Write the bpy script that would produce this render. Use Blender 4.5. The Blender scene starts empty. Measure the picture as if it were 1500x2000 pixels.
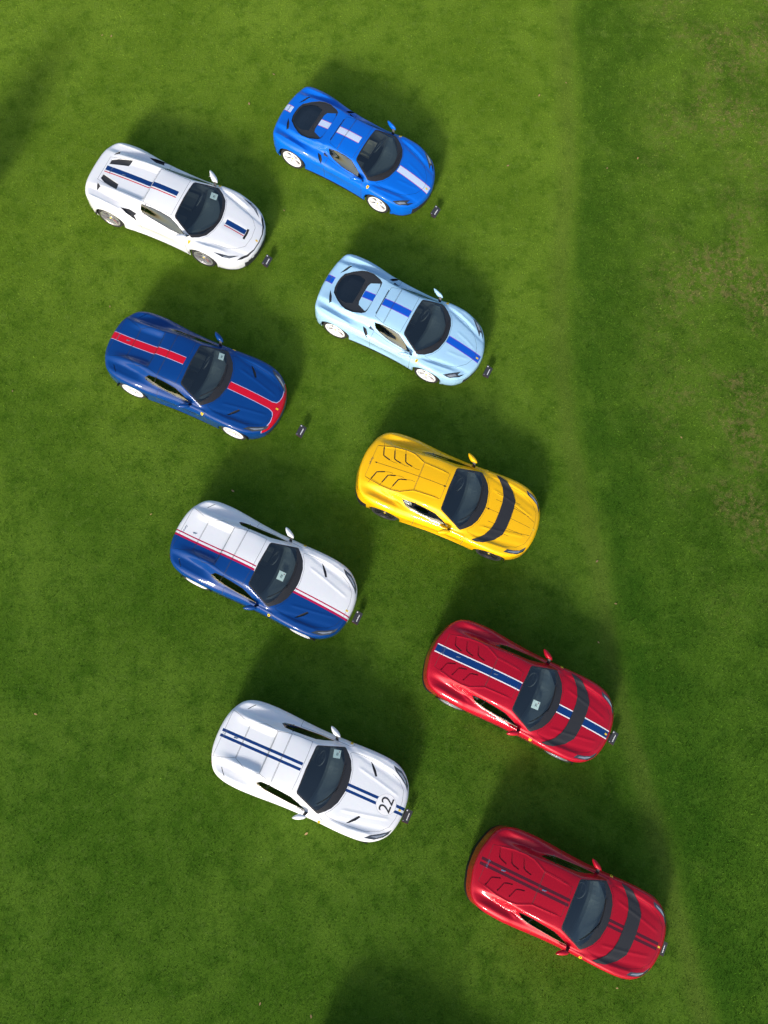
import bpy, bmesh, math, random
import numpy as np
from mathutils import Vector, Matrix
from mathutils.geometry import delaunay_2d_cdt

random.seed(7); rng = np.random.default_rng(11)
SC = bpy.context.scene
COL = SC.collection

# ------------------------------------------------------------------ camera
TILT, ROLL, HEIGHT, FPX = 0.27135, -0.25750, 24.70, 2021.0      # from the photograph's perspective
cam = bpy.data.cameras.new('camera'); cam_ob = bpy.data.objects.new('camera', cam); COL.objects.link(cam_ob)
cam.sensor_fit = 'VERTICAL'; cam.sensor_height = 32.0; cam.lens = FPX / 2000.0 * 32.0
cam.clip_start = 0.1; cam.clip_end = 2000
def _cam():
    c, s = math.cos(ROLL), math.sin(ROLL)
    rot = Matrix(((c, -s, 0), (s, c, 0), (0, 0, 1)))
    fwd = rot @ Vector((0, math.sin(TILT), -math.cos(TILT)))
    up0 = rot @ Vector((0, math.cos(TILT), math.sin(TILT)))
    rt0 = rot @ Vector((1, 0, 0))
    right = c * rt0 - s * up0; up = s * rt0 + c * up0
    m = Matrix((right, up, -fwd)).transposed().to_4x4(); m.translation = (0, 0, HEIGHT)
    return m
cam_ob.matrix_world = _cam(); SC.camera = cam_ob

# ------------------------------------------------------------------ world, sun, exposure
SUN_DIR = Vector((-0.39, -0.92, 0.0)).normalized(); SUN_EL = math.radians(25)
to_sun = Vector((SUN_DIR.x * math.cos(SUN_EL), SUN_DIR.y * math.cos(SUN_EL), math.sin(SUN_EL)))
W = bpy.data.worlds.new('World'); SC.world = W; W.use_nodes = True
wn = W.node_tree.nodes; wl = W.node_tree.links; wn.clear()
sky = wn.new('ShaderNodeTexSky'); sky.sky_type = 'NISHITA'; sky.sun_disc = False
sky.sun_elevation = SUN_EL; sky.sun_rotation = math.atan2(SUN_DIR.x, SUN_DIR.y)
sky.air_density = 1.0; sky.dust_density = 2.5; sky.ozone_density = 1.0
bg = wn.new('ShaderNodeBackground'); bg.inputs['Strength'].default_value = 0.15
wo = wn.new('ShaderNodeOutputWorld')
wl.new(sky.outputs[0], bg.inputs[0]); wl.new(bg.outputs[0], wo.inputs[0])
sun = bpy.data.lights.new('sun', 'SUN'); sun.energy = 2.95; sun.angle = math.radians(10.0); sun.color = (1.0, 0.95, 0.88)
sun_ob = bpy.data.objects.new('sun', sun); COL.objects.link(sun_ob); sun_ob.location = (-10, -20, 30)
sun_ob.rotation_euler = to_sun.to_track_quat('Z', 'Y').to_euler()
SC.view_settings.view_transform = 'Standard'; SC.view_settings.look = 'None'
SC.view_settings.exposure = 0.54; SC.view_settings.gamma = 1.0; SC.view_settings.use_curve_mapping = False
SC.render.engine = 'CYCLES'

# ------------------------------------------------------------------ materials
MATS = {}
def mat(name, color, rough=0.5, metal=0.0, coat=0.0, spec=0.5, emit=None):
    if name in MATS: return MATS[name]
    m = bpy.data.materials.new(name); m.use_nodes = True
    b = m.node_tree.nodes['Principled BSDF']
    b.inputs['Base Color'].default_value = (*color, 1); b.inputs['Roughness'].default_value = rough
    b.inputs['Metallic'].default_value = metal; b.inputs['Specular IOR Level'].default_value = spec
    b.inputs['Coat Weight'].default_value = coat; b.inputs['Coat Roughness'].default_value = 0.04
    MATS[name] = m; return m
def paint(name, color, metal=0.0, rough=0.38):
    """car paint: coloured base, fine flake variation, clear coat"""
    if name in MATS: return MATS[name]
    m = mat(name, color, rough, metal, 1.0, .12)
    m.node_tree.nodes['Principled BSDF'].inputs['Coat IOR'].default_value = 1.29
    nt = m.node_tree; b = nt.nodes['Principled BSDF']
    tc = nt.nodes.new('ShaderNodeTexCoord'); n = nt.nodes.new('ShaderNodeTexNoise')
    n.inputs['Scale'].default_value = 9.0; n.inputs['Detail'].default_value = 3
    mx = nt.nodes.new('ShaderNodeMixRGB'); mx.blend_type = 'MULTIPLY'; mx.inputs[0].default_value = 0.06
    mx.inputs[1].default_value = (*color, 1)
    nt.links.new(tc.outputs['Object'], n.inputs['Vector']); nt.links.new(n.outputs['Color'], mx.inputs[2])
    nt.links.new(mx.outputs[0], b.inputs['Base Color'])
    bp = nt.nodes.new('ShaderNodeBump'); bp.inputs['Strength'].default_value = 0.05; bp.inputs['Distance'].default_value = 0.02
    n2 = nt.nodes.new('ShaderNodeTexNoise'); n2.inputs['Scale'].default_value = 3.0
    nt.links.new(tc.outputs['Object'], n2.inputs['Vector']); nt.links.new(n2.outputs['Fac'], bp.inputs['Height'])
    nt.links.new(bp.outputs[0], b.inputs['Coat Normal'])
    return m
def glass(name, tint, refl=1.0):
    m = bpy.data.materials.new(name); m.use_nodes = True; nt = m.node_tree; nt.nodes.clear()
    o = nt.nodes.new('ShaderNodeOutputMaterial'); mx = nt.nodes.new('ShaderNodeMixShader')
    t = nt.nodes.new('ShaderNodeBsdfTransparent'); t.inputs[0].default_value = (*tint, 1)
    g = nt.nodes.new('ShaderNodeBsdfGlossy'); g.inputs['Roughness'].default_value = 0.02
    g.inputs['Color'].default_value = (0.85, 0.97, 1.0, 1)
    # thin pane: reflection rises towards grazing angles, the same from both faces
    lw = nt.nodes.new('ShaderNodeLayerWeight'); lw.inputs['Blend'].default_value = 0.5
    pw = nt.nodes.new('ShaderNodeMath'); pw.operation = 'POWER'; pw.inputs[1].default_value = 4.0
    mr = nt.nodes.new('ShaderNodeMapRange'); mr.inputs[3].default_value = 0.095 * refl; mr.inputs[4].default_value = 1.0
    nt.links.new(lw.outputs['Facing'], pw.inputs[0]); nt.links.new(pw.outputs[0], mr.inputs[0]); nt.links.new(mr.outputs[0], mx.inputs[0])
    nt.links.new(t.outputs[0], mx.inputs[1]); nt.links.new(g.outputs[0], mx.inputs[2])
    nt.links.new(mx.outputs[0], o.inputs[0]); MATS[name] = m; return m
M_GLASS = glass('windscreen_glass', (0.70, 0.79, 0.78)); M_SIDE = glass('side_glass', (0.40, 0.47, 0.42))
M_ENG = glass('engine_cover_glass', (0.40, 0.43, 0.46))
M_BLACK = mat('black_plastic', (0.016, 0.016, 0.018), 0.45)
M_GLOSSB = mat('gloss_black', (0.012, 0.012, 0.014), 0.12, coat=0.6)
M_SURR = mat('grey_plastic', (0.015, 0.018, 0.023), 0.7)
M_SEAM = mat('panel_gap_shadow', (0.05, 0.05, 0.055), 0.8)
M_CARB = mat('carbon_trim', (0.024, 0.025, 0.029), 0.5, spec=0.25)
M_DIFF = mat('diffuser_black', (0.012, 0.012, 0.013), 0.75, spec=0.15)
M_RUB = mat('tyre_rubber', (0.018, 0.018, 0.018), 0.8)
M_VENT = mat('vent_mesh', (0.022, 0.023, 0.026), 0.6)
M_LEATH = mat('dark_leather', (0.035, 0.037, 0.04), 0.62)
M_DASH = mat('dashboard_leather', (0.055, 0.064, 0.066), 0.7)
M_BEIGE = mat('seat_leather_light', (0.30, 0.27, 0.22), 0.6)
M_CHROME = mat('bright_metal', (0.75, 0.75, 0.76), 0.18, 1.0)
M_SILVER = mat('silver_alloy', (0.62, 0.62, 0.63), 0.28, 0.75)
M_WWHITE = mat('white_alloy', (0.80, 0.80, 0.79), 0.3, coat=0.5)
M_DALLOY = mat('dark_alloy', (0.10, 0.10, 0.105), 0.3, 0.8)
M_DISC = mat('brake_disc', (0.20, 0.20, 0.21), 0.35, 0.9)
M_CALR = mat('caliper_red', (0.45, 0.012, 0.01), 0.4); M_CALY = mat('caliper_yellow', (0.65, 0.40, 0.02), 0.4)
M_YEL = mat('emblem_yellow', (0.78, 0.52, 0.02), 0.35, coat=0.5)
M_LAMP = mat('lamp_inner', (0.35, 0.37, 0.40), 0.2, 0.5, coat=1.0)
M_LENS = mat('lamp_lens_dark', (0.035, 0.04, 0.048), 0.1, coat=1.0)
M_TAIL = mat('tail_lamp_red', (0.16, 0.006, 0.006), 0.15, coat=1.0)
M_CARD = mat('card_paper', (0.86, 0.90, 0.85), 0.6); M_INK = mat('card_ink', (0.06, 0.06, 0.07), 0.7)
M_REDDOT = mat('red_print', (0.5, 0.03, 0.04), 0.6)
M_WPRINT = mat('white_print', (0.80, 0.80, 0.80), 0.6)
M_SIGN = mat('sign_black', (0.035, 0.034, 0.037), 0.55)
M_GREYLINE = mat('thin_grey_print', (0.42, 0.43, 0.45), 0.5)

# ------------------------------------------------------------------ numeric helpers
def pchip_slopes(x, y):
    h = np.diff(x); d = np.diff(y, axis=-1) / h
    m = np.zeros_like(y)
    d0, d1 = d[..., :-1], d[..., 1:]; h0, h1 = h[..., :-1], h[..., 1:]
    w1 = 2 * h1 + h0; w2 = h1 + 2 * h0
    with np.errstate(divide='ignore', invalid='ignore'):
        hm = (w1 + w2) / (w1 / d0 + w2 / d1)
    m[..., 1:-1] = np.where((d0 * d1) > 0, hm, 0.0)
    m[..., 0] = d[..., 0]; m[..., -1] = d[..., -1]
    return m
class Curve:
    def __init__(s, pts):
        a = np.array(pts, float); s.x = a[:, 0]; s.y = a[:, 1]; s.m = pchip_slopes(s.x, s.y)
    def __call__(s, q):
        q = np.clip(q, s.x[0], s.x[-1]); i = np.clip(np.searchsorted(s.x, q) - 1, 0, len(s.x) - 2)
        h = s.x[i + 1] - s.x[i]; t = (q - s.x[i]) / h
        return ((2*t**3 - 3*t**2 + 1) * s.y[i] + (t**3 - 2*t**2 + t) * h * s.m[i]
                + (-2*t**3 + 3*t**2) * s.y[i + 1] + (t**3 - t**2) * h * s.m[i + 1])
def section(K, Z, y):
    """profile across the car: one monotone cubic per row, K knots in y, Z heights"""
    h = np.diff(K, axis=1); d = np.diff(Z, axis=1) / h; m = np.zeros_like(Z)
    d0, d1, h0, h1 = d[:, :-1], d[:, 1:], h[:, :-1], h[:, 1:]
    w1 = 2*h1 + h0; w2 = h1 + 2*h0
    with np.errstate(divide='ignore', invalid='ignore'):
        hm = (w1 + w2) / (w1/d0 + w2/d1)
    m[:, 1:-1] = np.where(d0*d1 > 0, hm, 0.0); m[:, 0] = 0; m[:, -1] = d[:, -1]
    y = np.minimum(y, K[:, -1]); i = np.clip((y[:, None] > K).sum(1) - 1, 0, K.shape[1] - 2)
    r = np.arange(len(y)); hh = h[r, i]; t = (y - K[r, i]) / hh
    return ((2*t**3 - 3*t**2 + 1)*Z[r, i] + (t**3 - 2*t**2 + t)*hh*m[r, i]
            + (-2*t**3 + 3*t**2)*Z[r, i+1] + (t**3 - t**2)*hh*m[r, i+1])
def catmull(pts, step):
    p = np.array(pts, float); p = np.vstack([2*p[0]-p[1], p, 2*p[-1]-p[-2]]); out = []
    for i in range(1, len(p) - 2):
        n = max(2, int(np.linalg.norm(p[i+1]-p[i]) / step))
        for t in np.arange(n) / n:
            out.append(0.5*((2*p[i]) + (-p[i-1]+p[i+1])*t + (2*p[i-1]-5*p[i]+4*p[i+1]-p[i+2])*t*t + (-p[i-1]+3*p[i]-3*p[i+1]+p[i+2])*t**3))
    out.append(p[-2]); return np.array(out)
def seg_dist(P, poly):
    A = poly; B = np.roll(poly, -1, 0); D = B - A; L = (D**2).sum(1) + 1e-12
    out = np.empty(len(P))
    for s in range(0, len(P), 2000):
        q = P[s:s+2000, None, :] - A[None]
        t = np.clip((q*D[None]).sum(2)/L, 0, 1)
        out[s:s+2000] = np.sqrt(((q - t[..., None]*D[None])**2).sum(2)).min(1)
    return out
def inside(P, poly):
    x, y = P[:, 0], P[:, 1]; r = np.zeros(len(P), bool); n = len(poly)
    lo = poly.min(0); hi = poly.max(0)
    sel = np.where((x > lo[0]) & (x < hi[0]) & (y > lo[1]) & (y < hi[1]))[0]
    if not len(sel): return r
    xs, ys = x[sel], y[sel]; c = np.zeros(len(sel), bool)
    for i in range(n):
        (x1, y1), (x2, y2) = poly[i], poly[(i+1) % n]
        if y1 == y2: continue
        c ^= ((y1 > ys) != (y2 > ys)) & (xs < (x2-x1)*(ys-y1)/(y2-y1) + x1)
    r[sel] = c; return r
def subdiv(poly, step=0.05):
    poly = np.asarray(poly, float); out = []
    for i in range(len(poly)):
        a, b = poly[i], poly[(i+1) % len(poly)]; n = max(1, int(np.ceil(np.linalg.norm(b-a)/step)))
        for k in range(n): out.append(a + (b-a)*k/n)
    return np.array(out)
def ccw(poly):
    x, y = poly[:, 0], poly[:, 1]; return poly if (x*np.roll(y, -1) - np.roll(x, -1)*y).sum() > 0 else poly[::-1]
def inset(poly, w):
    p = ccw(np.asarray(poly, float)); e1 = p - np.roll(p, 1, 0); e2 = np.roll(p, -1, 0) - p
    n1 = np.stack([-e1[:, 1], e1[:, 0]], 1); n2 = np.stack([-e2[:, 1], e2[:, 0]], 1)
    n1 /= np.linalg.norm(n1, axis=1)[:, None] + 1e-12; n2 /= np.linalg.norm(n2, axis=1)[:, None] + 1e-12
    b = n1 + n2; k = np.maximum((b*n1).sum(1), 0.5)
    return p + b / k[:, None] * w
def mirror(poly): return [(x, -y) for x, y in reversed(list(poly))]
def ribbon(line, w):
    """a closed strip of width w along a polyline"""
    p = np.array(line, float); t = np.gradient(p, axis=0); t /= np.linalg.norm(t, axis=1)[:, None]
    n = np.stack([-t[:, 1], t[:, 0]], 1) * w / 2
    return [tuple(q) for q in np.vstack([p - n, (p + n)[::-1]])]
def disc(cx, cy, r, n=28): return [(cx + r*math.cos(a), cy + r*math.sin(a)) for a in np.linspace(0, 2*math.pi, n, endpoint=False)]

# ------------------------------------------------------------------ object helpers
def link(ob, parent=None):
    COL.objects.link(ob)
    if parent is not None: ob.parent = parent
    return ob
def mesh_ob(name, V, F, mats, parent=None, normals=None, fm=None, smooth=True):
    me = bpy.data.meshes.new(name); me.from_pydata([tuple(map(float, v)) for v in V], [], [tuple(map(int, f)) for f in F])
    for m in (mats if isinstance(mats, (list, tuple)) else [mats]): me.materials.append(m)
    if fm is not None: me.polygons.foreach_set('material_index', np.asarray(fm, dtype=np.int32))
    if smooth: me.polygons.foreach_set('use_smooth', np.ones(len(me.polygons), bool))
    me.update()
    if normals is not None: me.normals_split_custom_set_from_vertices([tuple(map(float, n)) for n in normals])
    return link(bpy.data.objects.new(name, me), parent)
def bm_ob(name, bm, m, parent=None, smooth=False, bevel=0):
    me = bpy.data.meshes.new(name)
    if bevel: bmesh.ops.bevel(bm, geom=bm.edges[:], offset=bevel, segments=2, affect='EDGES', clamp_overlap=True)
    bm.to_mesh(me); bm.free()
    for x in (m if isinstance(m, (list, tuple)) else [m]): me.materials.append(x)
    if smooth: me.polygons.foreach_set('use_smooth', np.ones(len(me.polygons), bool))
    return link(bpy.data.objects.new(name, me), parent)
def box(bm, c, s, rot=None):
    r = bmesh.ops.create_cube(bm, size=1.0); M = Matrix.Translation(c) @ (rot.to_4x4() if rot else Matrix()) @ Matrix.Diagonal((*s, 1))
    bmesh.ops.transform(bm, matrix=M, verts=r['verts']); return r['verts']
def lathe(prof, n=40, y_axis=True):
    """revolve (radius, y) profile round the y axis"""
    V = []; F = []
    for i in range(n):
        a = 2*math.pi*i/n
        for r, y in prof: V.append((r*math.cos(a), y, r*math.sin(a)))
    k = len(prof)
    for i in range(n):
        for j in range(k-1):
            F.append((i*k+j, i*k+j+1, ((i+1) % n)*k+j+1, ((i+1) % n)*k+j))
    return V, F
def loft(rings, close_ends=True):
    V = [p for r in rings for p in r]; n = len(rings[0]); F = []
    for i in range(len(rings)-1):
        for j in range(n): F.append((i*n+j, i*n+(j+1) % n, (i+1)*n+(j+1) % n, (i+1)*n+j))
    if close_ends: F.append(tuple(range(n))[::-1]); F.append(tuple((len(rings)-1)*n+j for j in range(n)))
    return V, F
def tag(o, label, cat, group=None, kind=None):
    if label: o['label'] = label
    if cat: o['category'] = cat
    if group: o['group'] = group
    if kind: o['kind'] = kind
    return o

# ================================================================== ground
def ground_material(blades=False):
    m = bpy.data.materials.new('grass_blades' if blades else 'lawn'); m.use_nodes = True; nt = m.node_tree; N = nt.nodes; L = nt.links
    b = N['Principled BSDF']; b.inputs['Roughness'].default_value = 1.0; b.inputs['Specular IOR Level'].default_value = 0.0
    tc = N.new('ShaderNodeTexCoord'); sep = N.new('ShaderNodeSeparateXYZ'); L.new(tc.outputs['Object'], sep.inputs[0])
    def noise(scale, detail=4, rough=0.6, dist=0.0, vec=None):
        n = N.new('ShaderNodeTexNoise'); n.inputs['Scale'].default_value = scale; n.inputs['Detail'].default_value = detail
        n.inputs['Roughness'].default_value = rough; n.inputs['Distortion'].default_value = dist
        L.new(vec or tc.outputs['Object'], n.inputs['Vector']); return n.outputs['Fac']
    def ramp(v, a, c, b_=None):
        r = N.new('ShaderNodeMapRange'); r.inputs[1].default_value = a; r.inputs[2].default_value = c
        r.interpolation_type = 'SMOOTHSTEP'; L.new(v, r.inputs[0]); return r.outputs[0]
    def mix(f, a, c, blend='MIX'):
        x = N.new('ShaderNodeMixRGB'); x.blend_type = blend
        for k, v in ((0, f), (1, a), (2, c)):
            if isinstance(v, (tuple, float)): x.inputs[k].default_value = v if isinstance(v, float) else (*v, 1)
            else: L.new(v, x.inputs[k])
        return x.outputs[0]
    def math_(op, a, c):
        x = N.new('ShaderNodeMath'); x.operation = op
        for k, v in ((0, a), (1, c)):
            if isinstance(v, float): x.inputs[k].default_value = v
            else: L.new(v, x.inputs[k])
        return x.outputs[0]
    # edge of the close-mown lawn, a gently curved line across the field
    yn = N.new('ShaderNodeMapRange'); yn.inputs[1].default_value = -10; yn.inputs[2].default_value = 30; L.new(sep.outputs['Y'], yn.inputs[0])
    fc = N.new('ShaderNodeFloatCurve'); cv = fc.mapping.curves[0]
    edge = [(-10, 9.9), (-5.1, 9.05), (-1.3, 8.35), (0.44, 8.0), (2.85, 7.5), (5.4, 7.3), (9.0, 6.75), (12.3, 6.72), (17, 7.2), (22, 7.35), (30, 7.9)]
    while len(cv.points) < len(edge): cv.points.new(0.5, 0.5)
    for p, (y, x) in zip(cv.points, edge): p.location = ((y+10)/40, (x-5)/6)
    fc.mapping.update(); L.new(yn.outputs[0], fc.inputs['Value'])
    bx = math_('ADD', math_('MULTIPLY', fc.outputs[0], 6.0), 5.0)
    wob = math_('MULTIPLY', math_('SUBTRACT', noise(1.1, 3), 0.5), 0.35)
    dx = math_('ADD', math_('SUBTRACT', sep.outputs['X'], bx), wob)
    rough_f = ramp(dx, -0.28, 0.34)
    # short lawn: mottled greens
    north = ramp(math_('ADD', sep.outputs['Y'], math_('MULTIPLY', noise(0.25, 2), 8.0)), 4.0, 24.0)   # turf painted paler towards the far end, imitating sunlit blade sides
    lo = mix(north, (0.0495, 0.1096, 0.0091), (0.1066, 0.1829, 0.0144)); hi = mix(north, (0.0782, 0.1484, 0.0144), (0.1430, 0.2286, 0.0208))
    a = mix(ramp(noise(0.32, 3), 0.38, 0.64), lo, hi)
    a = mix(math_('MULTIPLY', ramp(noise(1.6, 5, 0.78), 0.44, 0.66), 0.80), a, mix(north, (0.0324, 0.0833, 0.0062), (0.0704, 0.1401, 0.0099)))
    a = mix(math_('MULTIPLY', ramp(noise(4.5, 5, 0.8), 0.50, 0.72), 0.70), a, mix(north, (0.0838, 0.1484, 0.0208), (0.1430, 0.2184, 0.0310)))
    # longer grass of the rough: darker band by the edge, patchy, straw showing through
    r = mix(ramp(noise(0.55, 4, 0.65), 0.36, 0.60), mix(north, (0.0382, 0.0914, 0.0077), (0.0629, 0.1259, 0.0108)), mix(north, (0.0629, 0.1321, 0.0114), (0.1029, 0.1808, 0.0165)))
    r = mix(math_('MULTIPLY', ramp(noise(2.4, 5, 0.75), 0.48, 0.72), 0.70), r, mix(north, (0.0810, 0.1524, 0.0179), (0.1334, 0.2032, 0.0310)))
    r = mix(math_('MULTIPLY', ramp(noise(1.3, 5, 0.75), 0.50, 0.68), 0.50), r, mix(north, (0.0247, 0.0690, 0.0062), (0.0420, 0.0934, 0.0088)))
    band = math_('MULTIPLY', ramp(dx, 3.0, 0.4), ramp(dx, -0.15, 0.30))
    r = mix(math_('MULTIPLY', math_('MULTIPLY', band, ramp(noise(0.9, 5, 0.75), 0.30, 0.62)), 0.80), r, mix(north, (0.0267, 0.0792, 0.0062), (0.0438, 0.1016, 0.0083)))
    dry = math_('MULTIPLY', math_('MULTIPLY', ramp(noise(0.42, 3, 0.6), 0.42, 0.60), ramp(noise(5.5, 5, 0.8), 0.44, 0.60)),
                math_('MULTIPLY', ramp(dx, 1.2, 4.0), ramp(sep.outputs['Y'], 2.0, 9.0)))
    r = mix(math_('MULTIPLY', dry, 0.62), r, (0.205, 0.160, 0.062))
    c = mix(rough_f, a, r)
    # worn pale strip along the edge of the mown lawn
    strip = math_('MULTIPLY', ramp(dx, -0.75, -0.25), ramp(dx, 0.1, -0.2))
    c = mix(math_('MULTIPLY', strip, 0.35), c, (0.105, 0.140, 0.024))
    # blade-scale grain
    g1 = noise(26, 4, 0.8); g2 = noise(70, 2, 0.7)
    fine = mix(0.5, g1, g2)
    mr = N.new('ShaderNodeMapRange'); mr.inputs[1].default_value = 0.25; mr.inputs[2].default_value = 0.75
    mr.inputs[3].default_value = 0.35; mr.inputs[4].default_value = 1.65; L.new(fine, mr.inputs[0])
    c = mix(1.0, c, mr.outputs[0], 'MULTIPLY')
    if blades:
        at = N.new('ShaderNodeAttribute'); at.attribute_name = 'shade'; c = mix(1.0, c, at.outputs['Fac'], 'MULTIPLY')
    L.new(c, b.inputs['Base Color'])
    if blades: return m
    bp = N.new('ShaderNodeBump'); bp.inputs['Strength'].default_value = 0.8; bp.inputs['Distance'].default_value = 0.03
    L.new(fine, bp.inputs['Height']); L.new(bp.outputs[0], b.inputs['Normal'])
    return m
M_LAWN = ground_material(); M_BLADE = ground_material(True)
gs = []
bm = bmesh.new(); S = 600
for x, y in ((-S, -S), (S, -S), (S, S), (-S, S)): gs.append(bm.verts.new((x, y, 0)))
bm.faces.new(gs); ground = bm_ob('ground', bm, M_LAWN); ground['kind'] = 'structure'

# ================================================================== sports cars
def sym(half):      # half outline given from the rear/top centre round the left side to the front centre
    h = [tuple(p) for p in half]; return h + [(x, -y) for x, y in reversed(h) if abs(y) > 1e-6]
def rect(x0, x1, y0, y1): return [(x0, y0), (x1, y0), (x1, y1), (x0, y1)]
def half_to_ccw(half): return h_ccw(sym(half))
def h_ccw(p): return [tuple(q) for q in ccw(np.array(p, float))]

WS812 = [(-.16,0),(-.15,.3),(-.145,.52),(-.12,.565),(.15,.665),(.44,.775),(.48,.775),(.60,.67),(.70,.56),(.79,.38),(.84,.14),(.85,0)]
GL812 = [(-.125,0),(-.125,.5),(-.10,.54),(.15,.635),(.40,.725),(.45,.70),(.56,.52),(.62,.25),(.635,0)]
SW812 = [(-1.05,.70),(-.95,.632),(-.75,.632),(-.46,.652),(-.22,.672),(0.0,.735),(.20,.815),(.1,.812),(-.15,.812),(-.48,.79),(-.84,.765),(-1.0,.735)]
HD812 = [(.875,0),(.865,.14),(.815,.39),(.72,.58),(.62,.70),(.66,.745),(.9,.765),(1.25,.745),(1.58,.72),(1.9,.585),(2.06,.42),(2.12,.2),(2.13,0)]
HL812 = [(1.62,.85),(1.72,.745),(1.9,.645),(2.05,.545),(2.14,.45),(2.105,.57),(2.02,.68),(1.85,.80)]
HI812 = [(1.74,.775),(1.80,.735),(1.95,.65),(2.05,.575),(2.02,.635),(1.88,.745)]
GEO = {}
GEO['gts'] = dict(wb=2.72, sill_dark=False,
  outline=[(-2.29,0),(-2.285,.15),(-2.26,.36),(-2.20,.56),(-2.10,.75),(-1.97,.87),(-1.80,.94),(-1.60,.975),(-1.3,.99),(-.92,.98),(-.55,.96),(-.17,.945),(.21,.945),(.55,.95),(.9,.962),(1.2,.965),(1.5,.95),(1.70,.915),(1.87,.84),(2.03,.71),(2.14,.56),(2.21,.36),(2.245,.15),(2.25,0)],
  ki=[(-2.3,.4),(-1.9,.25),(-1.6,.0),(-1.1,.0),(-1.02,.4),(2.5,.4)],
  zc=[(-2.3,.955),(-2.15,.972),(-1.9,.98),(-1.67,1.01),(-1.3,1.07),(-1.07,1.115),(-1.035,1.18),(-.9,1.215),(-.6,1.255),(-.3,1.265),(-.16,1.245),(0,1.20),(.3,1.09),(.6,.985),(.85,.915),(1.1,.89),(1.5,.835),(1.9,.74),(2.1,.67),(2.26,.59)],
  rr=[(-2.3,.5,.945),(-2.0,.50,.992),(-1.67,.50,1.08),(-1.3,.50,1.165),(-1.05,.51,1.195),(-.8,.54,1.21),(-.5,.565,1.22),(-.15,.56,1.2),(.1,.65,1.11),(.3,.715,1.03),(.45,.765,.955),(.65,.70,.92),(.9,.66,.892),(1.2,.60,.862),(1.5,.55,.812),(1.9,.45,.73),(2.26,.4,.58)],
  rb=[(-2.3,.68,.90),(-2.0,.66,.93),(-1.67,.66,.955),(-1.3,.68,.965),(-1.05,.72,.98),(-.8,.768,.95),(-.5,.788,.93),(-.15,.812,.92),(.2,.822,.905),(.45,.824,.90),(.65,.80,.892),(.9,.745,.876),(1.2,.68,.848),(1.5,.64,.80),(1.9,.56,.715),(2.26,.5,.56)],
  rf=[(-2.3,.82,.86),(-2.0,.82,.92),(-1.67,.83,.955),(-1.3,.845,.95),(-1.05,.845,.925),(-.8,.85,.895),(-.5,.862,.875),(0,.875,.865),(.45,.885,.868),(.9,.855,.872),(1.2,.825,.868),(1.5,.79,.825),(1.9,.70,.72),(2.26,.6,.54)],
  zo=[(-2.3,.82),(-2.0,.85),(-1.67,.865),(-1.3,.86),(-1.0,.81),(-.5,.75),(0,.74),(.45,.76),(.9,.81),(1.3,.825),(1.6,.77),(1.9,.67),(2.26,.5)],
  ws=WS812, gl=GL812, sw=SW812, divider=[(-.745,.615),(-.80,.785)], hood=HD812, head=HL812, headin=HI812, hood_vent=[(1.12,.72),(1.19,.685),(1.30,.585),(1.375,.475),(1.335,.455),(1.22,.585)],
  panels=[('roof_panel',[(-.735,-.575),(-.25,-.60),(-.235,-.3),(-.235,.3),(-.25,.60),(-.735,.575)]),('rear_roof_panel',[(-1.045,-.50),(-.745,-.578),(-.745,.578),(-1.045,.50)]),
          ('tonneau_cover',[(-1.675,-.40),(-1.35,-.55),(-1.055,-.51),(-1.055,.51),(-1.35,.55),(-1.675,.40)]),('boot_lid',[(-2.17,-.55),(-1.98,-.50),(-1.685,-.395),(-1.685,.395),(-1.98,.50),(-2.17,.55)])],
  slits=[ribbon([(-1.885,.69),(-1.82,.77),(-1.755,.84)],.016)], door=[(-.64,.80),(-.3,.822),(.30,.835),(.60,.84),(.64,.88),(.64,1.2),(-.64,1.2)], dx=(-.64,.64),
  mir=((-.05,1.075),(.19,.86),1.0), emblem=(.57,.925), fr=.345, rr_w=.36)
g = dict(GEO['gts']); GEO['comp'] = g; g.pop('ki', None)
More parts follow.
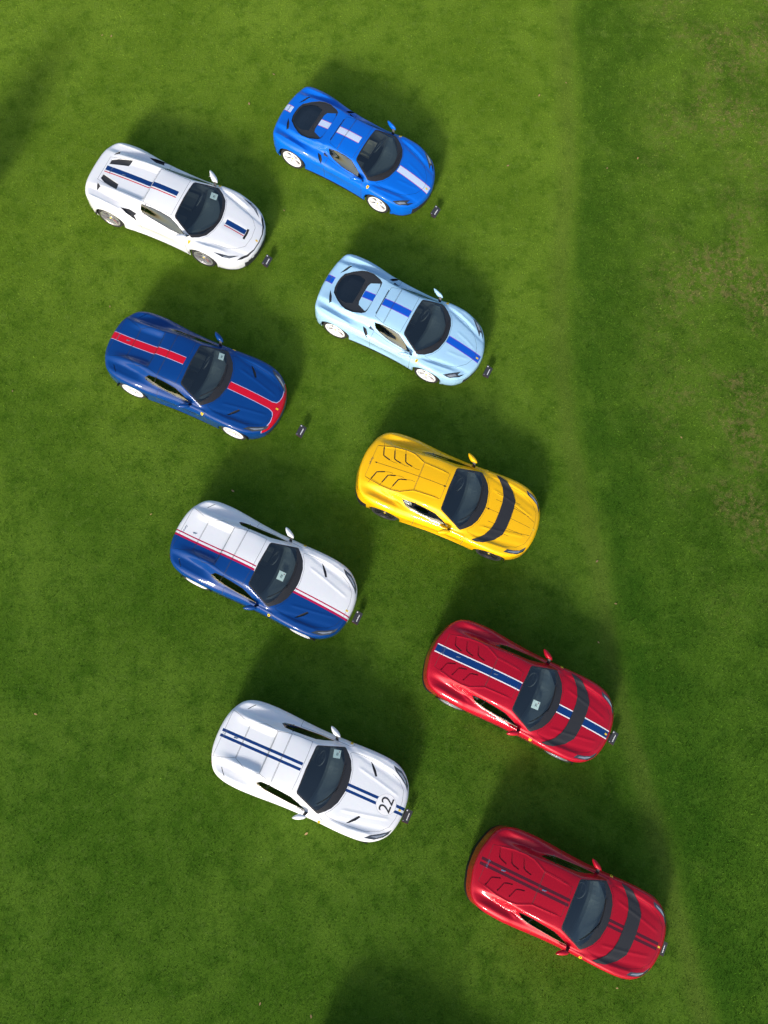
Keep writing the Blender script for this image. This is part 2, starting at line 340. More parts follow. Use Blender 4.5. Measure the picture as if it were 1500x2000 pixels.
g.update(outline=[(-2.34,0),(-2.33,.2),(-2.29,.38),(-2.21,.63),(-2.10,.80),(-1.96,.895),(-1.79,.95)] + GEO['gts']['outline'][7:],
  zc=[(-2.35,.945),(-2.24,.975),(-2.0,1.0),(-1.7,1.065),(-1.4,1.13),(-1.0,1.205),(-.6,1.255),(-.3,1.265)] + GEO['gts']['zc'][10:],
  rr=[(-2.35,.5,.93),(-2.0,.51,.985),(-1.67,.525,1.05),(-1.4,.54,1.10),(-1.05,.545,1.165),(-.8,.555,1.20)] + GEO['gts']['rr'][6:],
  rb=[(-2.35,.68,.90),(-2.0,.68,.925),(-1.67,.69,.925),(-1.3,.71,.925),(-1.05,.735,.95),(-.8,.768,.945)] + GEO['gts']['rb'][6:],
  panels=[('roof_panel',[(-.90,-.365),(-.5,-.345),(-.235,-.335),(-.235,.335),(-.5,.345),(-.90,.365)]),
          ('rear_cover',[(-2.12,-.42),(-1.9,-.47),(-1.67,-.515),(-1.4,-.535),(-1.2,-.51),(-.91,-.372),(-.91,.372),(-1.2,.51),(-1.4,.535),(-1.67,.515),(-1.9,.47),(-2.12,.42)])],
  slits=[], hood_vent=None, scoop=[(.82,.872),(.93,.875),(1.10,.83),(1.33,.655),(1.475,.455),(1.505,.25),(1.515,0)], scoop_in=[(.95,.765),(1.06,.645),(1.15,.46),(1.19,.28),(1.20,0)],
  louvres=[[(-1.955,.43),(-1.895,.23),(-1.84,.205),(-1.71,.16)],[(-1.68,.43),(-1.61,.225),(-1.56,.20),(-1.43,.17)],[(-1.405,.435),(-1.335,.24),(-1.28,.21),(-1.15,.18)]],
  sw=[(-1.075,.64),(-.95,.628),(-.75,.632),(-.46,.652),(-.22,.672),(0.0,.735),(.20,.815),(.1,.812),(-.15,.812),(-.48,.79),(-.80,.765),(-.94,.735)],
  head=[(1.63,.835),(1.70,.735),(1.85,.69),(2.0,.62),(2.13,.46),(2.10,.60),(1.97,.735),(1.80,.80)], headin=[(1.72,.79),(1.76,.75),(1.88,.70),(2.02,.63),(2.0,.665),(1.88,.745)])
GEO['spider'] = dict(wb=2.65, sill_dark=False,
  outline=[(-2.17,0),(-2.165,.2),(-2.15,.40),(-2.10,.62),(-2.01,.79),(-1.88,.90),(-1.73,.95),(-1.5,.98),(-1.2,.985),(-.95,.975),(-.6,.95),(-.2,.93),(.3,.925),(.8,.94),(1.1,.965),(1.4,.97),(1.7,.95),(1.95,.90),(2.15,.81),(2.3,.68),(2.43,.49),(2.51,.24),(2.53,0)],
  ki=[(-2.2,.4),(-1.6,.2),(-1.2,.0),(-.56,.0),(-.48,.4),(2.6,.4)],
  zc=[(-2.2,.915),(-2.05,.945),(-1.8,.97),(-1.5,1.01),(-1.2,1.04),(-.9,1.065),(-.53,1.09),(-.475,1.16),(-.2,1.188),(.2,1.192),(.4,1.168),(.6,1.105),(.9,1.005),(1.2,.925),(1.43,.872),(1.6,.845),(1.9,.775),(2.2,.68),(2.4,.60),(2.56,.53)],
  rr=[(-2.2,.5,.91),(-1.8,.49,.985),(-1.5,.5,1.045),(-1.2,.51,1.095),(-.9,.525,1.125),(-.5,.54,1.14),(-.2,.545,1.14),(.2,.55,1.14),(.4,.56,1.128),(.6,.64,1.06),(.8,.725,.98),(.98,.785,.91),(1.2,.70,.877),(1.43,.62,.852),(1.8,.52,.785),(2.2,.45,.66),(2.56,.4,.5)],
  rb=[(-2.2,.66,.89),(-1.8,.65,.93),(-1.5,.66,.94),(-1.2,.68,.93),(-.9,.70,.92),(-.5,.715,.915),(-.2,.74,.895),(.2,.785,.88),(.5,.812,.875),(.8,.832,.87),(1.0,.842,.865),(1.2,.77,.85),(1.43,.70,.828),(1.8,.60,.758),(2.2,.52,.64),(2.56,.46,.48)],
  rf=[(-2.2,.8,.86),(-1.8,.81,.935),(-1.4,.83,.95),(-1.1,.84,.925),(-.8,.85,.88),(-.5,.86,.85),(0,.87,.82),(.5,.878,.81),(.8,.885,.83),(1.05,.885,.857),(1.3,.845,.858),(1.6,.765,.815),(2.0,.67,.70),(2.3,.58,.6),(2.56,.52,.46)],
  zo=[(-2.2,.83),(-1.8,.865),(-1.4,.87),(-1.0,.80),(-.5,.71),(0,.69),(.5,.70),(.8,.76),(1.1,.82),(1.4,.82),(1.8,.70),(2.2,.58),(2.56,.44)],
  ws=[(.40,0),(.405,.3),(.42,.52),(.45,.565),(.70,.68),(.97,.785),(1.0,.785),(1.15,.69),(1.29,.555),(1.38,.32),(1.42,.09),(1.425,0)],
  gl=[(.435,0),(.435,.50),(.47,.535),(.72,.645),(.94,.735),(1.06,.66),(1.2,.55),(1.29,.35),(1.34,.1),(1.345,0)],
  sw=[(-.49,.575),(-.2,.565),(.05,.572),(.33,.60),(.55,.675),(.82,.80),(.80,.822),(.37,.805),(.18,.78),(-.29,.725),(-.44,.70),(-.49,.66)], divider=[(-.385,.545),(-.375,.74)],
  hood=[(1.45,0),(1.44,.1),(1.40,.33),(1.31,.57),(1.2,.68),(1.5,.665),(1.85,.60),(2.08,.48),(2.24,.3),(2.28,0)],
  head=[(1.62,.865),(1.72,.832),(1.98,.748),(2.14,.645),(2.21,.60),(2.03,.795),(1.86,.86)], headin=[(1.86,.82),(1.98,.772),(2.11,.685),(2.02,.775),(1.90,.835)],
  hood_vent=None, panels=[('roof_panel',[(-.475,-.52),(-.2,-.545),(.335,-.545),(.345,0),(.335,.545),(-.2,.545),(-.475,.52)]),
    ('engine_cover',[(-1.87,-.36),(-1.5,-.43),(-1.22,-.47),(-.49,-.45),(-.49,.45),(-1.22,.47),(-1.5,.43),(-1.87,.36)])],
  slits=[[(-1.74,.64),(-1.68,.525),(-1.81,.44),(-1.79,.52)]], vents=[[(-1.80,.16),(-1.80,.30),(-1.65,.385),(-1.25,.475),(-1.30,.285),(-1.58,.215)]],
  intake=[(-1.0,.80),(-.78,.745),(-.56,.775),(-.60,.84),(-.49,.915),(-.82,.865)], duct=[(2.09,-.15),(2.145,-.155),(2.155,0),(2.145,.155),(2.09,.15),(2.10,0)],
  slot=[(2.20,.735),(2.30,.635),(2.40,.47),(2.465,.25),(2.485,0),(2.465,0),(2.445,.24),(2.37,.44),(2.27,.585)],
  door=[(-.40,.755),(.0,.785),(.3,.815),(.80,.84),(.86,.9),(.86,1.2),(-.40,1.2)], dx=(-.40,.86), mir=((.54,1.08),(.84,.80),.99), emblem=(.965,.90), fr=.345, rr_w=.355)
GEO['berlin'] = dict(wb=2.60, sill_dark=True,
  outline=[(-2.06,0),(-2.055,.2),(-2.02,.5),(-1.96,.78),(-1.86,.90),(-1.68,.96),(-1.4,.985),(-1.1,.985),(-.85,.965),(-.5,.945),(0,.935),(.5,.935),(.85,.955),(1.1,.97),(1.35,.97),(1.6,.95),(1.82,.90),(2.0,.82),(2.13,.70),(2.24,.54),(2.32,.34),(2.365,.15),(2.375,0)],
  zc=[(-2.08,.94),(-1.95,.95),(-1.8,.945),(-1.6,.965),(-1.3,1.02),(-1.0,1.07),(-.72,1.115),(-.55,1.14),(-.47,1.15),(-.3,1.17),(-.1,1.184),(.2,1.184),(.37,1.162),(.6,1.088),(.9,1.0),(1.2,.918),(1.37,.872),(1.6,.822),(1.9,.74),(2.15,.66),(2.39,.55)],
  rr=[(-2.08,.5,.94),(-1.8,.52,.965),(-1.5,.56,1.0),(-1.2,.60,1.045),(-.9,.588,1.09),(-.6,.555,1.12),(-.4,.535,1.13),(-.1,.525,1.14),(.2,.53,1.14),(.38,.545,1.122),(.6,.63,1.05),(.75,.69,.99),(.9,.755,.915),(1.1,.69,.872),(1.37,.60,.848),(1.7,.52,.782),(2.0,.45,.69),(2.39,.38,.53)],
  rb=[(-2.08,.66,.92),(-1.8,.665,.915),(-1.5,.69,.91),(-1.2,.70,.91),(-.9,.70,.92),(-.6,.68,.915),(-.4,.665,.9),(-.2,.695,.89),(.1,.745,.87),(.4,.778,.865),(.75,.805,.86),(.95,.826,.858),(1.15,.77,.843),(1.37,.68,.818),(1.7,.6,.756),(2.0,.53,.667),(2.39,.45,.51)],
  rf=[(-2.08,.8,.9),(-1.8,.815,.935),(-1.4,.83,.95),(-1.1,.835,.935),(-.8,.835,.89),(-.5,.84,.85),(0,.852,.80),(.5,.862,.79),(.8,.872,.818),(1.05,.872,.85),(1.3,.825,.845),(1.6,.755,.795),(1.9,.675,.712),(2.39,.52,.49)],
  zo=[(-2.08,.86),(-1.8,.87),(-1.4,.865),(-1.0,.80),(-.5,.70),(0,.675),(.5,.685),(.8,.745),(1.1,.815),(1.4,.815),(1.8,.69),(2.1,.59),(2.39,.45)],
  ws=[(.36,0),(.365,.3),(.38,.50),(.41,.545),(.62,.65),(.87,.765),(.93,.755),(1.07,.675),(1.22,.535),(1.31,.36),(1.36,.12),(1.37,0)],
  gl=[(.395,0),(.395,.48),(.43,.51),(.63,.61),(.86,.70),(1.05,.52),(1.18,.31),(1.23,.08),(1.235,0)],
  sw=[(-.40,.578),(-.14,.558),(.1,.562),(.3,.588),(.5,.675),(.74,.785),(.70,.792),(.25,.768),(.08,.748),(-.19,.69),(-.33,.64)], divider=None,
  hood=[(1.385,0),(1.375,.13),(1.33,.38),(1.235,.56),(1.09,.70),(1.3,.715),(1.6,.66),(1.9,.52),(2.10,.30),(2.18,.1),(2.19,0)],
  head=[(1.70,.875),(1.80,.87),(1.90,.84),(2.02,.74),(2.08,.665),(2.025,.655),(2.06,.54),(1.95,.65),(1.82,.765)], headin=[(1.80,.845),(1.90,.815),(2.02,.705),(1.97,.685),(1.87,.765)],
  hood_vent=None, panels=[('roof_panel',[(-.18,-.535),(.295,-.545),(.315,0),(.295,.545),(-.18,.535)]),('rear_roof_panel',[(-.45,-.45),(-.19,-.53),(-.19,.53),(-.45,.45)])],
  bay=[(-1.745,0),(-1.735,.15),(-1.685,.30),(-1.51,.45),(-1.33,.56),(-1.2,.60),(-1.01,.60),(-.79,.525),(-.715,.47),(-.695,.38),(-.69,0)],
  bay_glass=[(-1.70,0),(-1.69,.14),(-1.64,.27),(-1.48,.39),(-1.30,.42),(-1.13,.36),(-1.12,0)],
  deck=[(-1.005,0),(-1.0,.24),(-.965,.335),(-.745,.43),(-.715,.34),(-.695,0)],
  slits=[[(-1.66,.605),(-1.615,.56),(-1.69,.40),(-1.80,.26),(-1.75,.42)]], gap=[(-.478,-.38),(-.455,-.38),(-.455,.38),(-.478,.38)],
  intake=[(-.63,.73),(-.53,.745),(-.45,.83),(-.43,.915),(-.51,.875),(-.58,.81)], slot=[(1.98,.775),(2.08,.695),(2.17,.545),(2.11,.60),(2.03,.695)],
  door=[(-.34,.715),(.1,.785),(.45,.808),(.70,.82),(.80,.9),(.80,1.2),(-.34,1.2)], dx=(-.34,.80), mir=((.44,1.01),(.72,.84),.96), emblem=(.96,.90), fr=.345, rr_w=.355)

ROLL_R = 0.085
class Surface:
    def __init__(s, g):
        s.g = g; c = lambda k, j: Curve([(p[0], p[j]) for p in g[k]])
        s.zc = Curve(g['zc']); s.yr, s.zr = c('rr', 1), c('rr', 2); s.yb, s.zb = c('rb', 1), c('rb', 2); s.yf, s.zf = c('rf', 1), c('rf', 2); s.zo = Curve(g['zo']); s.ridges = [(np.array(l, float), w, h) for l, w, h in g.get('ridges', [])]; s.ki = Curve(g.get('ki', [(-3, .40), (3, .40)]))
        half = catmull(g['outline'], 0.022); half[:, 1] = np.maximum(half[:, 1], 0)
        # extra columns at the arches and door gaps so their edges are crisp
        left = half[1:-1]; right = left.copy(); right[:, 1] *= -1
        s.out = ccw(np.vstack([half[:1], right, half[-1:], left[::-1]]))
        xs = []
        for d in g['dx']: xs += [d - .004, d + .004]
        for w in (g['wb']/2, -g['wb']/2): xs += [w - .4, w - .398, w + .398, w + .4]
        s.out = s.add_columns(s.out, xs)
    def add_columns(s, poly, xs):
        out = []
        for i in range(len(poly)):
            a, b = poly[i], poly[(i+1) % len(poly)]; out.append(a)
            if abs(a[1]) > .6:
                ts = sorted((x - a[0])/(b[0]-a[0]) for x in xs if (a[0]-x)*(b[0]-x) < 0)
                for t in ts:
                    if .02 < t < .98: out.append(a + (b-a)*t)
        return np.array(out)
    def z(s, P, d=None):
        x = P[:, 0]; y = np.abs(P[:, 1]); n = len(x)
        yr, yb, yf = s.yr(x), s.yb(x), s.yf(x)
        yi = yr*.66; ki = s.ki(x)
        K = np.stack([np.zeros(n), yi, yr, np.maximum(yb, yr+.02), np.maximum(yf, yb+.03), np.full(n, 1.02)], 1)
        zc, zr = s.zc(x), s.zr(x)
        Z = np.stack([zc, zc + (zr - zc)*ki, zr, s.zb(x), s.zf(x), s.zo(x)], 1)
        z = section(K, Z, y)
        Q = np.column_stack([x, y])
        for line, w, h in s.ridges:
            A, D = line[:-1], np.diff(line, axis=0); L = (D**2).sum(1); best = np.full(n, 9.0)
            for k in range(len(A)):
                t = np.clip(((Q - A[k])*D[k]).sum(1)/L[k], 0, 1); best = np.minimum(best, np.hypot(*(Q - A[k] - t[:, None]*D[k]).T))
            u = np.clip(1 - best/w, 0, 1); z = z + h*u*u*(1.6 - .6*u) * np.clip(np.minimum((x - line[:, 0].min())/.12 + .15, (line[:, 0].max() - x)/.12 + .15), 0, 1)
        if d is None: d = seg_dist(P, s.out)
        q = np.clip(1 - d/ROLL_R, 0, 1)
        return z - ROLL_R*(1 - np.sqrt(np.maximum(1 - q*q, 0)))
    def normal(s, P):
        e = .004; d = seg_dist(P, s.out); nr = d < .11
        def zz(Q):
            dd = np.ones(len(Q)); dd[nr] = seg_dist(Q[nr], s.out); return s.z(Q, dd)
        zx = (zz(P + [e, 0]) - zz(P - [e, 0]))/(2*e); zy = (zz(P + [0, e]) - zz(P - [0, e]))/(2*e)
        n = np.stack([-zx, -zy, np.ones(len(P))], 1)
        # at the rim the skin turns straight down: blend to the outline's outward direction
        o = s.outward(P); near = np.clip(1 - d/.010, 0, 1)[:, None]
        n /= np.linalg.norm(n, axis=1)[:, None]; n = n*(1-near) + o*near
        return n/np.linalg.norm(n, axis=1)[:, None]
    def outward(s, P):
        if not hasattr(s, 'on'):
            t = np.roll(s.out, -1, 0) - np.roll(s.out, 1, 0); n = np.stack([t[:, 1], -t[:, 0]], 1); s.on = n/np.linalg.norm(n, axis=1)[:, None]
        idx = np.concatenate([((P[a:a+2000, None, :] - s.out[None])**2).sum(2).argmin(1) for a in range(0, len(P), 2000)]) if len(P) else []
        return np.hstack([s.on[idx], np.zeros((len(P), 1))])
    def at(s, x, y):
        P = np.array([[x, y]], float); return float(s.z(P)[0])
    def nrm(s, x, y):
        return Vector(s.normal(np.array([[x, y]], float))[0])
SURF = {}

GEO['gts']['ridges'] = [([(.90,.50),(1.4,.40),(2.0,.27)], .07, .009), ([(-2.0,.80),(-1.5,.84),(-.9,.855),(0,.87),(.7,.885)], .08, .007), ([(.70,.80),(1.2,.80),(1.75,.73)], .08, .012)]
GEO['comp']['ridges'] = [([(.85,.50),(1.4,.40),(2.0,.27)], .07, .009), ([(-2.0,.44),(-1.67,.515),(-1.4,.535),(-1.2,.51),(-.91,.372),(-.30,.34)], .045, .010), ([(-1.62,.60),(-1.3,.68),(-1.0,.79)], .06, .012), ([(-1.95,.80),(-1.5,.84),(-1.0,.855),(0,.87),(.7,.885)], .085, .009), ([(.70,.80),(1.2,.80),(1.75,.73)], .08, .012)]
GEO['spider']['ridges'] = [([(1.45,.0),(1.8,.0),(2.12,.0)], .22, -.022), ([(-1.9,.82),(-1.4,.85),(-.95,.86)], .06, .012), ([(1.0,.83),(1.4,.81),(1.9,.70)], .08, .012), ([(-.40,.86),(.2,.885),(.8,.90)], .05, .010)]
GEO['berlin']['ridges'] = [([(1.0,.83),(1.33,.79),(1.62,.73),(1.9,.65)], .08, .014), ([(-1.85,.80),(-1.4,.84),(-.9,.85)], .06, .013), ([(1.5,.30),(1.8,.25),(2.1,.16)], .08, .007), ([(-.2,.87),(.3,.885),(.8,.90)], .05, .010)]
def build_shell(root, g, S, body_mat, overlays):
    """skin of the car, cut along every panel gap, window, lamp, vent and stripe; one mesh per piece.
    overlays: dicts name, poly, mat, dz, under ('car' or 'panel'), wall"""
    out = S.out; polys = []
    panels = [('bonnet', half_to_ccw(g['hood']))] + [(n, h_ccw(p)) for n, p in g['panels']] + [('door', h_ccw(g['door'])), ('door', h_ccw(mirror(g['door'])))]
    pin = [inset(p, .0055 if nm == 'bonnet' else .0065) for nm, p in panels]
    allp = [np.array(p) for _, p in panels] + pin + [np.array(o['poly']) for o in overlays]
    # ---- constrained triangulation in plan
    pts = [out]; edges = []; n0 = len(out); edges += [(i, (i+1) % n0) for i in range(n0)]; base = n0
    subs = []
    for p in allp:
        q = subdiv(p, .045); subs.append(q); k = len(q); pts.append(q); edges += [(base+i, base+(i+1) % k) for i in range(k)]; base += k
    t = np.roll(out, -1, 0) - np.roll(out, 1, 0); nin = np.stack([-t[:, 1], t[:, 0]], 1); nin /= np.linalg.norm(nin, axis=1)[:, None]
    for r in (.003, .010, .022, .040, .062):
        q = out + nin*r; q = q[seg_dist(q, out) > r*.97]; pts.append(q)
    st = .040; gx = np.arange(-2.5, 2.7, st); rows = []
    for j, y in enumerate(np.arange(-1.0, 1.001, st*.866)): rows.append(np.stack([gx + (st/2 if j % 2 else 0), np.full(len(gx), y)], 1))
    G = np.vstack(rows); G = G[inside(G, out)]; G = G[seg_dist(G, out) > .075]; pts.append(G)
    for l, w, h in g.get('ridges', []):                  # rows of points along each crease keep it crisp
        lp = np.array(l, float); t_ = np.linspace(0, 1, 60); k_ = np.linspace(0, len(lp)-1, 60)
        q0 = np.column_stack([np.interp(k_, np.arange(len(lp)), lp[:, 0]), np.interp(k_, np.arange(len(lp)), lp[:, 1])]); tg = np.gradient(q0, axis=0); nn_ = np.column_stack([-tg[:, 1], tg[:, 0]]); nn_ /= np.linalg.norm(nn_, axis=1)[:, None]
        for o_ in (0, -.25, .25, -.55, .55, -1, 1):
            for sg in (1, -1):
                q = (q0 + nn_*o_*w)*[1, sg]; q = q[inside(q, out)]; pts.append(q[seg_dist(q, out) > .07])
    P = np.vstack(pts)
    V2, _, F, *_ = delaunay_2d_cdt([Vector(p) for p in P], edges, [], 0, 1e-5)
    V2 = np.array([(v.x, v.y) for v in V2]); F = np.array([f for f in F if len(f) == 3])
    C = V2[F].mean(1); keep = inside(C, out); F = F[keep]; C = C[keep]
    a = V2[F]; area = np.abs((a[:, 1, 0]-a[:, 0, 0])*(a[:, 2, 1]-a[:, 0, 1]) - (a[:, 2, 0]-a[:, 0, 0])*(a[:, 1, 1]-a[:, 0, 1]))
    F = F[area > 1e-9]; C = C[area > 1e-9]
    Z = S.z(V2); NR = S.normal(V2)
    pan = np.full(len(F), -1); seam = np.zeros(len(F), bool)
    for i, (nm, p) in enumerate(panels):
        m = inside(C, np.array(p)) & (pan < 0); mi = inside(C, pin[i]); pan[m] = i; seam |= m & ~mi
    ov = np.full(len(F), -1)
    for i, o in enumerate(overlays):
        m = inside(C, np.array(o['poly'])) & (ov < 0)
        ov[m] = i
    soft = np.array([o.get('under') == 'panel' for o in overlays] + [True])
    seam &= soft[ov]                                   # gaps cross stripes but not windows, lamps or vents
    def pieces(sel):
        """split a face selection into connected pieces"""
        ids = np.where(sel)[0]
        if not len(ids): return []
        par = {}
        def find(a):
            while par[a] != a: par[a] = par[par[a]]; a = par[a]
            return a
        for f in ids:
            v = [int(k) for k in F[f]]
            for k in v: par.setdefault(k, k)
            r = find(v[0])
            for k in v[1:]: par[find(k)] = r
        grp = {}
        for f in ids: grp.setdefault(find(int(F[f][0])), []).append(f)
        return list(grp.values())
    def emit_pieces(name, sel, m, parent, dz=0.0):
        for ids in pieces(sel):
            if len(ids) < 3: continue
            q = np.zeros(len(F), bool); q[ids] = True; emit(name, q, m, parent, dz)
    def emit(name, sel, m, parent, dz=0.0, wall=None, extra=None):
        f = F[sel]
        if not len(f): return None
        u, inv = np.unique(f, return_inverse=True); inv = inv.reshape(-1, 3)
        V = [np.array([V2[u][:, 0], V2[u][:, 1], Z[u] + dz]).T]; Nn = [NR[u]]; FF = [tuple(x) for x in inv]; FM = [0]*len(FF); mats = [m]
        if wall is not None:
            mats.append(wall[1]); q = wall[0]; k = len(q); zz = S.z(q); b0 = len(u)
            tt = np.roll(q, -1, 0) - np.roll(q, 1, 0); nn = np.stack([-tt[:, 1], tt[:, 0], np.zeros(k)], 1)
            nn *= (1 if ccw(q) is q else -1); nn /= np.linalg.norm(nn, axis=1)[:, None] + 1e-9
            if dz > 0: nn = -nn
            V += [np.column_stack([q, zz]), np.column_stack([q, zz + dz])]; Nn += [nn, nn]
            for i in range(k): FF.append((b0+i, b0+(i+1) % k, b0+k+(i+1) % k, b0+k+i)); FM.append(1)
        if extra is not None:
            b0 = sum(len(v) for v in V); V.append(extra[0]); Nn.append(extra[1]); FF += [tuple(b0 + j for j in q) for q in extra[2]]; FM += [0]*len(extra[2])
        return mesh_ob(name, np.vstack(V), FF, mats, parent, np.vstack(Nn), FM)
    # ---- flanks: columns under the rim, cut by the wheel arches
    n = len(out); ze = S.z(out, np.zeros(n)); wb = g['wb']/2; zb = np.full(n, g.get('sill', .15))
    side = np.abs(out[:, 1]) > .6
    for w, r in ((wb, .392), (-wb, .40)):
        dx = np.abs(out[:, 0] - w); m = side & (dx < r); zb[m] = .35 + np.sqrt(np.maximum(r*r - dx[m]**2, 0))
    zb = np.minimum(zb, ze - .012); levels = [None, .02, .06, .12, .50, .44, .38, .31, .24, .20, .15]
    rows = []
    t = np.roll(out, -1, 0) - np.roll(out, 1, 0); no = np.stack([t[:, 1], -t[:, 0]], 1); no /= np.linalg.norm(no, axis=1)[:, None]
    for k, l in enumerate(levels):
        z = ze.copy() if l is None else (ze - l if k < 4 else np.minimum(np.full(n, l), ze - .12 - .004*(k-3)))
        z = np.maximum(z, zb); h = np.clip((ze - z)/(ze - .13), 0, 1)
        endness = np.clip((np.abs(out[:, 0]) - 1.75)/.5, 0, 1)
        off = -.055*h**2*(1 - endness) - .045*np.sin(np.pi*np.clip(h, 0, 1))*np.exp(-((out[:, 0]+.1)/.75)**2) + endness*(.012*np.sin(np.pi*h) - .03*h**3)
        if g.get('flare'): off += np.where(out[:, 0] > 1.6, .05*h**3*endness, 0) + np.where(out[:, 0] < -1.8, .055*np.clip((-1.8 - out[:, 0])/.2, 0, 1)*h, 0)
        rows.append(np.column_stack([out + no*off[:, None], z]))
    R = np.array(rows); K = len(levels)                     # K x n x 3
    du = np.roll(R, -1, 1) - np.roll(R, 1, 1); dv = np.gradient(R, axis=0); NN = np.cross(dv, du); ln = np.linalg.norm(NN, axis=2, keepdims=True)
    NN = np.where(ln > 1e-9, NN/(ln + 1e-12), 0); s_ = (NN[..., :2]*no[None]).sum(2) < 0; NN[s_] *= -1
    NN[np.linalg.norm(NN, axis=2) < .5] = np.array([0, 0, 1.0]); NN[0] = np.column_stack([no, np.zeros(n)])
    groups = {}
    dx0, dx1 = g['dx']
    for i in range(n):
        j = (i+1) % n
        for k in range(K-1):
            q = [(k, i), (k+1, i), (k+1, j), (k, j)]
            z4 = [R[a][2] for a in q]
            if max(z4[0]-z4[1], z4[3]-z4[2]) < 1e-4: continue
            c = np.mean([R[a] for a in q], 0); key = 'body'
            if dx0 < c[0] < dx1 and abs(c[1]) > .6 and c[2] > .235: key = 'door_l' if c[1] > 0 else 'door_r'
            if abs(c[0]-dx0) < .005 or abs(c[0]-dx1) < .005:
                if abs(c[1]) > .6 and c[2] > .235: key = 'gap%d%d' % (c[0] > 0, c[1] > 0)
            if c[2] < .20 and abs(c[0]) < 1.0 and g['sill_dark']: key = 'side_sill'
            if c[0] > 1.95 and abs(c[1]) < .62 and .2 < c[2] < .42: key = 'front_grille'
            if c[0] > 1.75 and c[2] < .20: key = 'front_splitter'
            if c[0] < -1.85 and c[2] < (.51 if g.get('flare') else .40): key = 'rear_diffuser'
            two = g.get('half_mat') is not None and c[1] < -.215
            groups.setdefault((key, two), []).append(q)
    def strip(key):
        qs = groups.get(key)
        if not qs: return None
        ids = {}; V = []; Nn = []; FF = []
        for q in qs:
            f = []
            for a in q:
                if a not in ids: ids[a] = len(V); V.append(R[a]); Nn.append(NN[a])
                f.append(ids[a])
            FF.append(f)
        return np.array(V), np.array(Nn), FF
    # ---- emit pieces
    made = {}
    plain = (ov < 0) & ~seam
    hi_ = next((i for i, o in enumerate(overlays) if o['name'] == 'second_colour'), -1); whole = set()
    shell = emit('body_shell', plain & (pan < 0), body_mat, root, extra=strip(('body', False)))
    for i, (nm, p) in enumerate(panels):
        ex = None
        if nm == 'door': ex = strip(('door_l' if p[0][1] > 0 else 'door_r', False))
        if not (plain & (pan == i)).any() and hi_ >= 0:     # panel lying wholly in the second colour
            if nm == 'door': ex = strip(('door_r', True))
            made[i] = emit(nm, (ov == hi_) & (pan == i) & ~seam, g['half_mat'], root, extra=ex); whole.add(i)
        else:
            made[i] = emit(nm, plain & (pan == i), body_mat, root, extra=ex)
            if made[i] is None and ex is not None: made[i] = mesh_ob(nm, ex[0], ex[2], body_mat, root, ex[1])
    made[-1] = shell
    emit_pieces('panel_gap', seam, M_SEAM, root, -.006)
    for key in list(groups):
        if key[0].startswith('gap'):
            e = strip(key); mesh_ob('door_gap', e[0], e[2], M_SEAM, root, e[1])
    for nm, m in (('side_sill', M_BLACK), ('front_grille', M_VENT), ('front_splitter', M_CARB), ('rear_diffuser', M_DIFF)):
        for two in (False, True):
            e = strip((nm, two))
            if e: mesh_ob(nm, e[0], e[2], m, root, e[1])
    if g.get('half_mat'):
        e = strip(('body', True))
        if e: mesh_ob('second_colour', e[0], e[2], g['half_mat'], shell, e[1])
    objs = {}
    nsub = 1 + 2*len(panels)
    for i, o in enumerate(overlays):
        sel = (ov == i) & ~seam
        if o.get('under') == 'panel':
            for pi in range(-1, len(panels)):
                if i == hi_ and pi in whole: continue
                emit_pieces(o['name'], sel & (pan == pi), o['mat'], made.get(pi) or shell, o.get('dz', 0))
        else:
            par = root
            if o.get('in'): par = objs.get(o['in'], root)
            w = None
            if o.get('dz') and o.get('wall'): w = (subs[2*len(panels) + i], o['wall'])
            ob = emit(o['name'], sel, o['mat'], par, o.get('dz', 0), w)
            if ob and o.get('id'): objs[o['id']] = ob
            if ob and o.get('label'): ob['label'] = o['label']
    return shell, objs

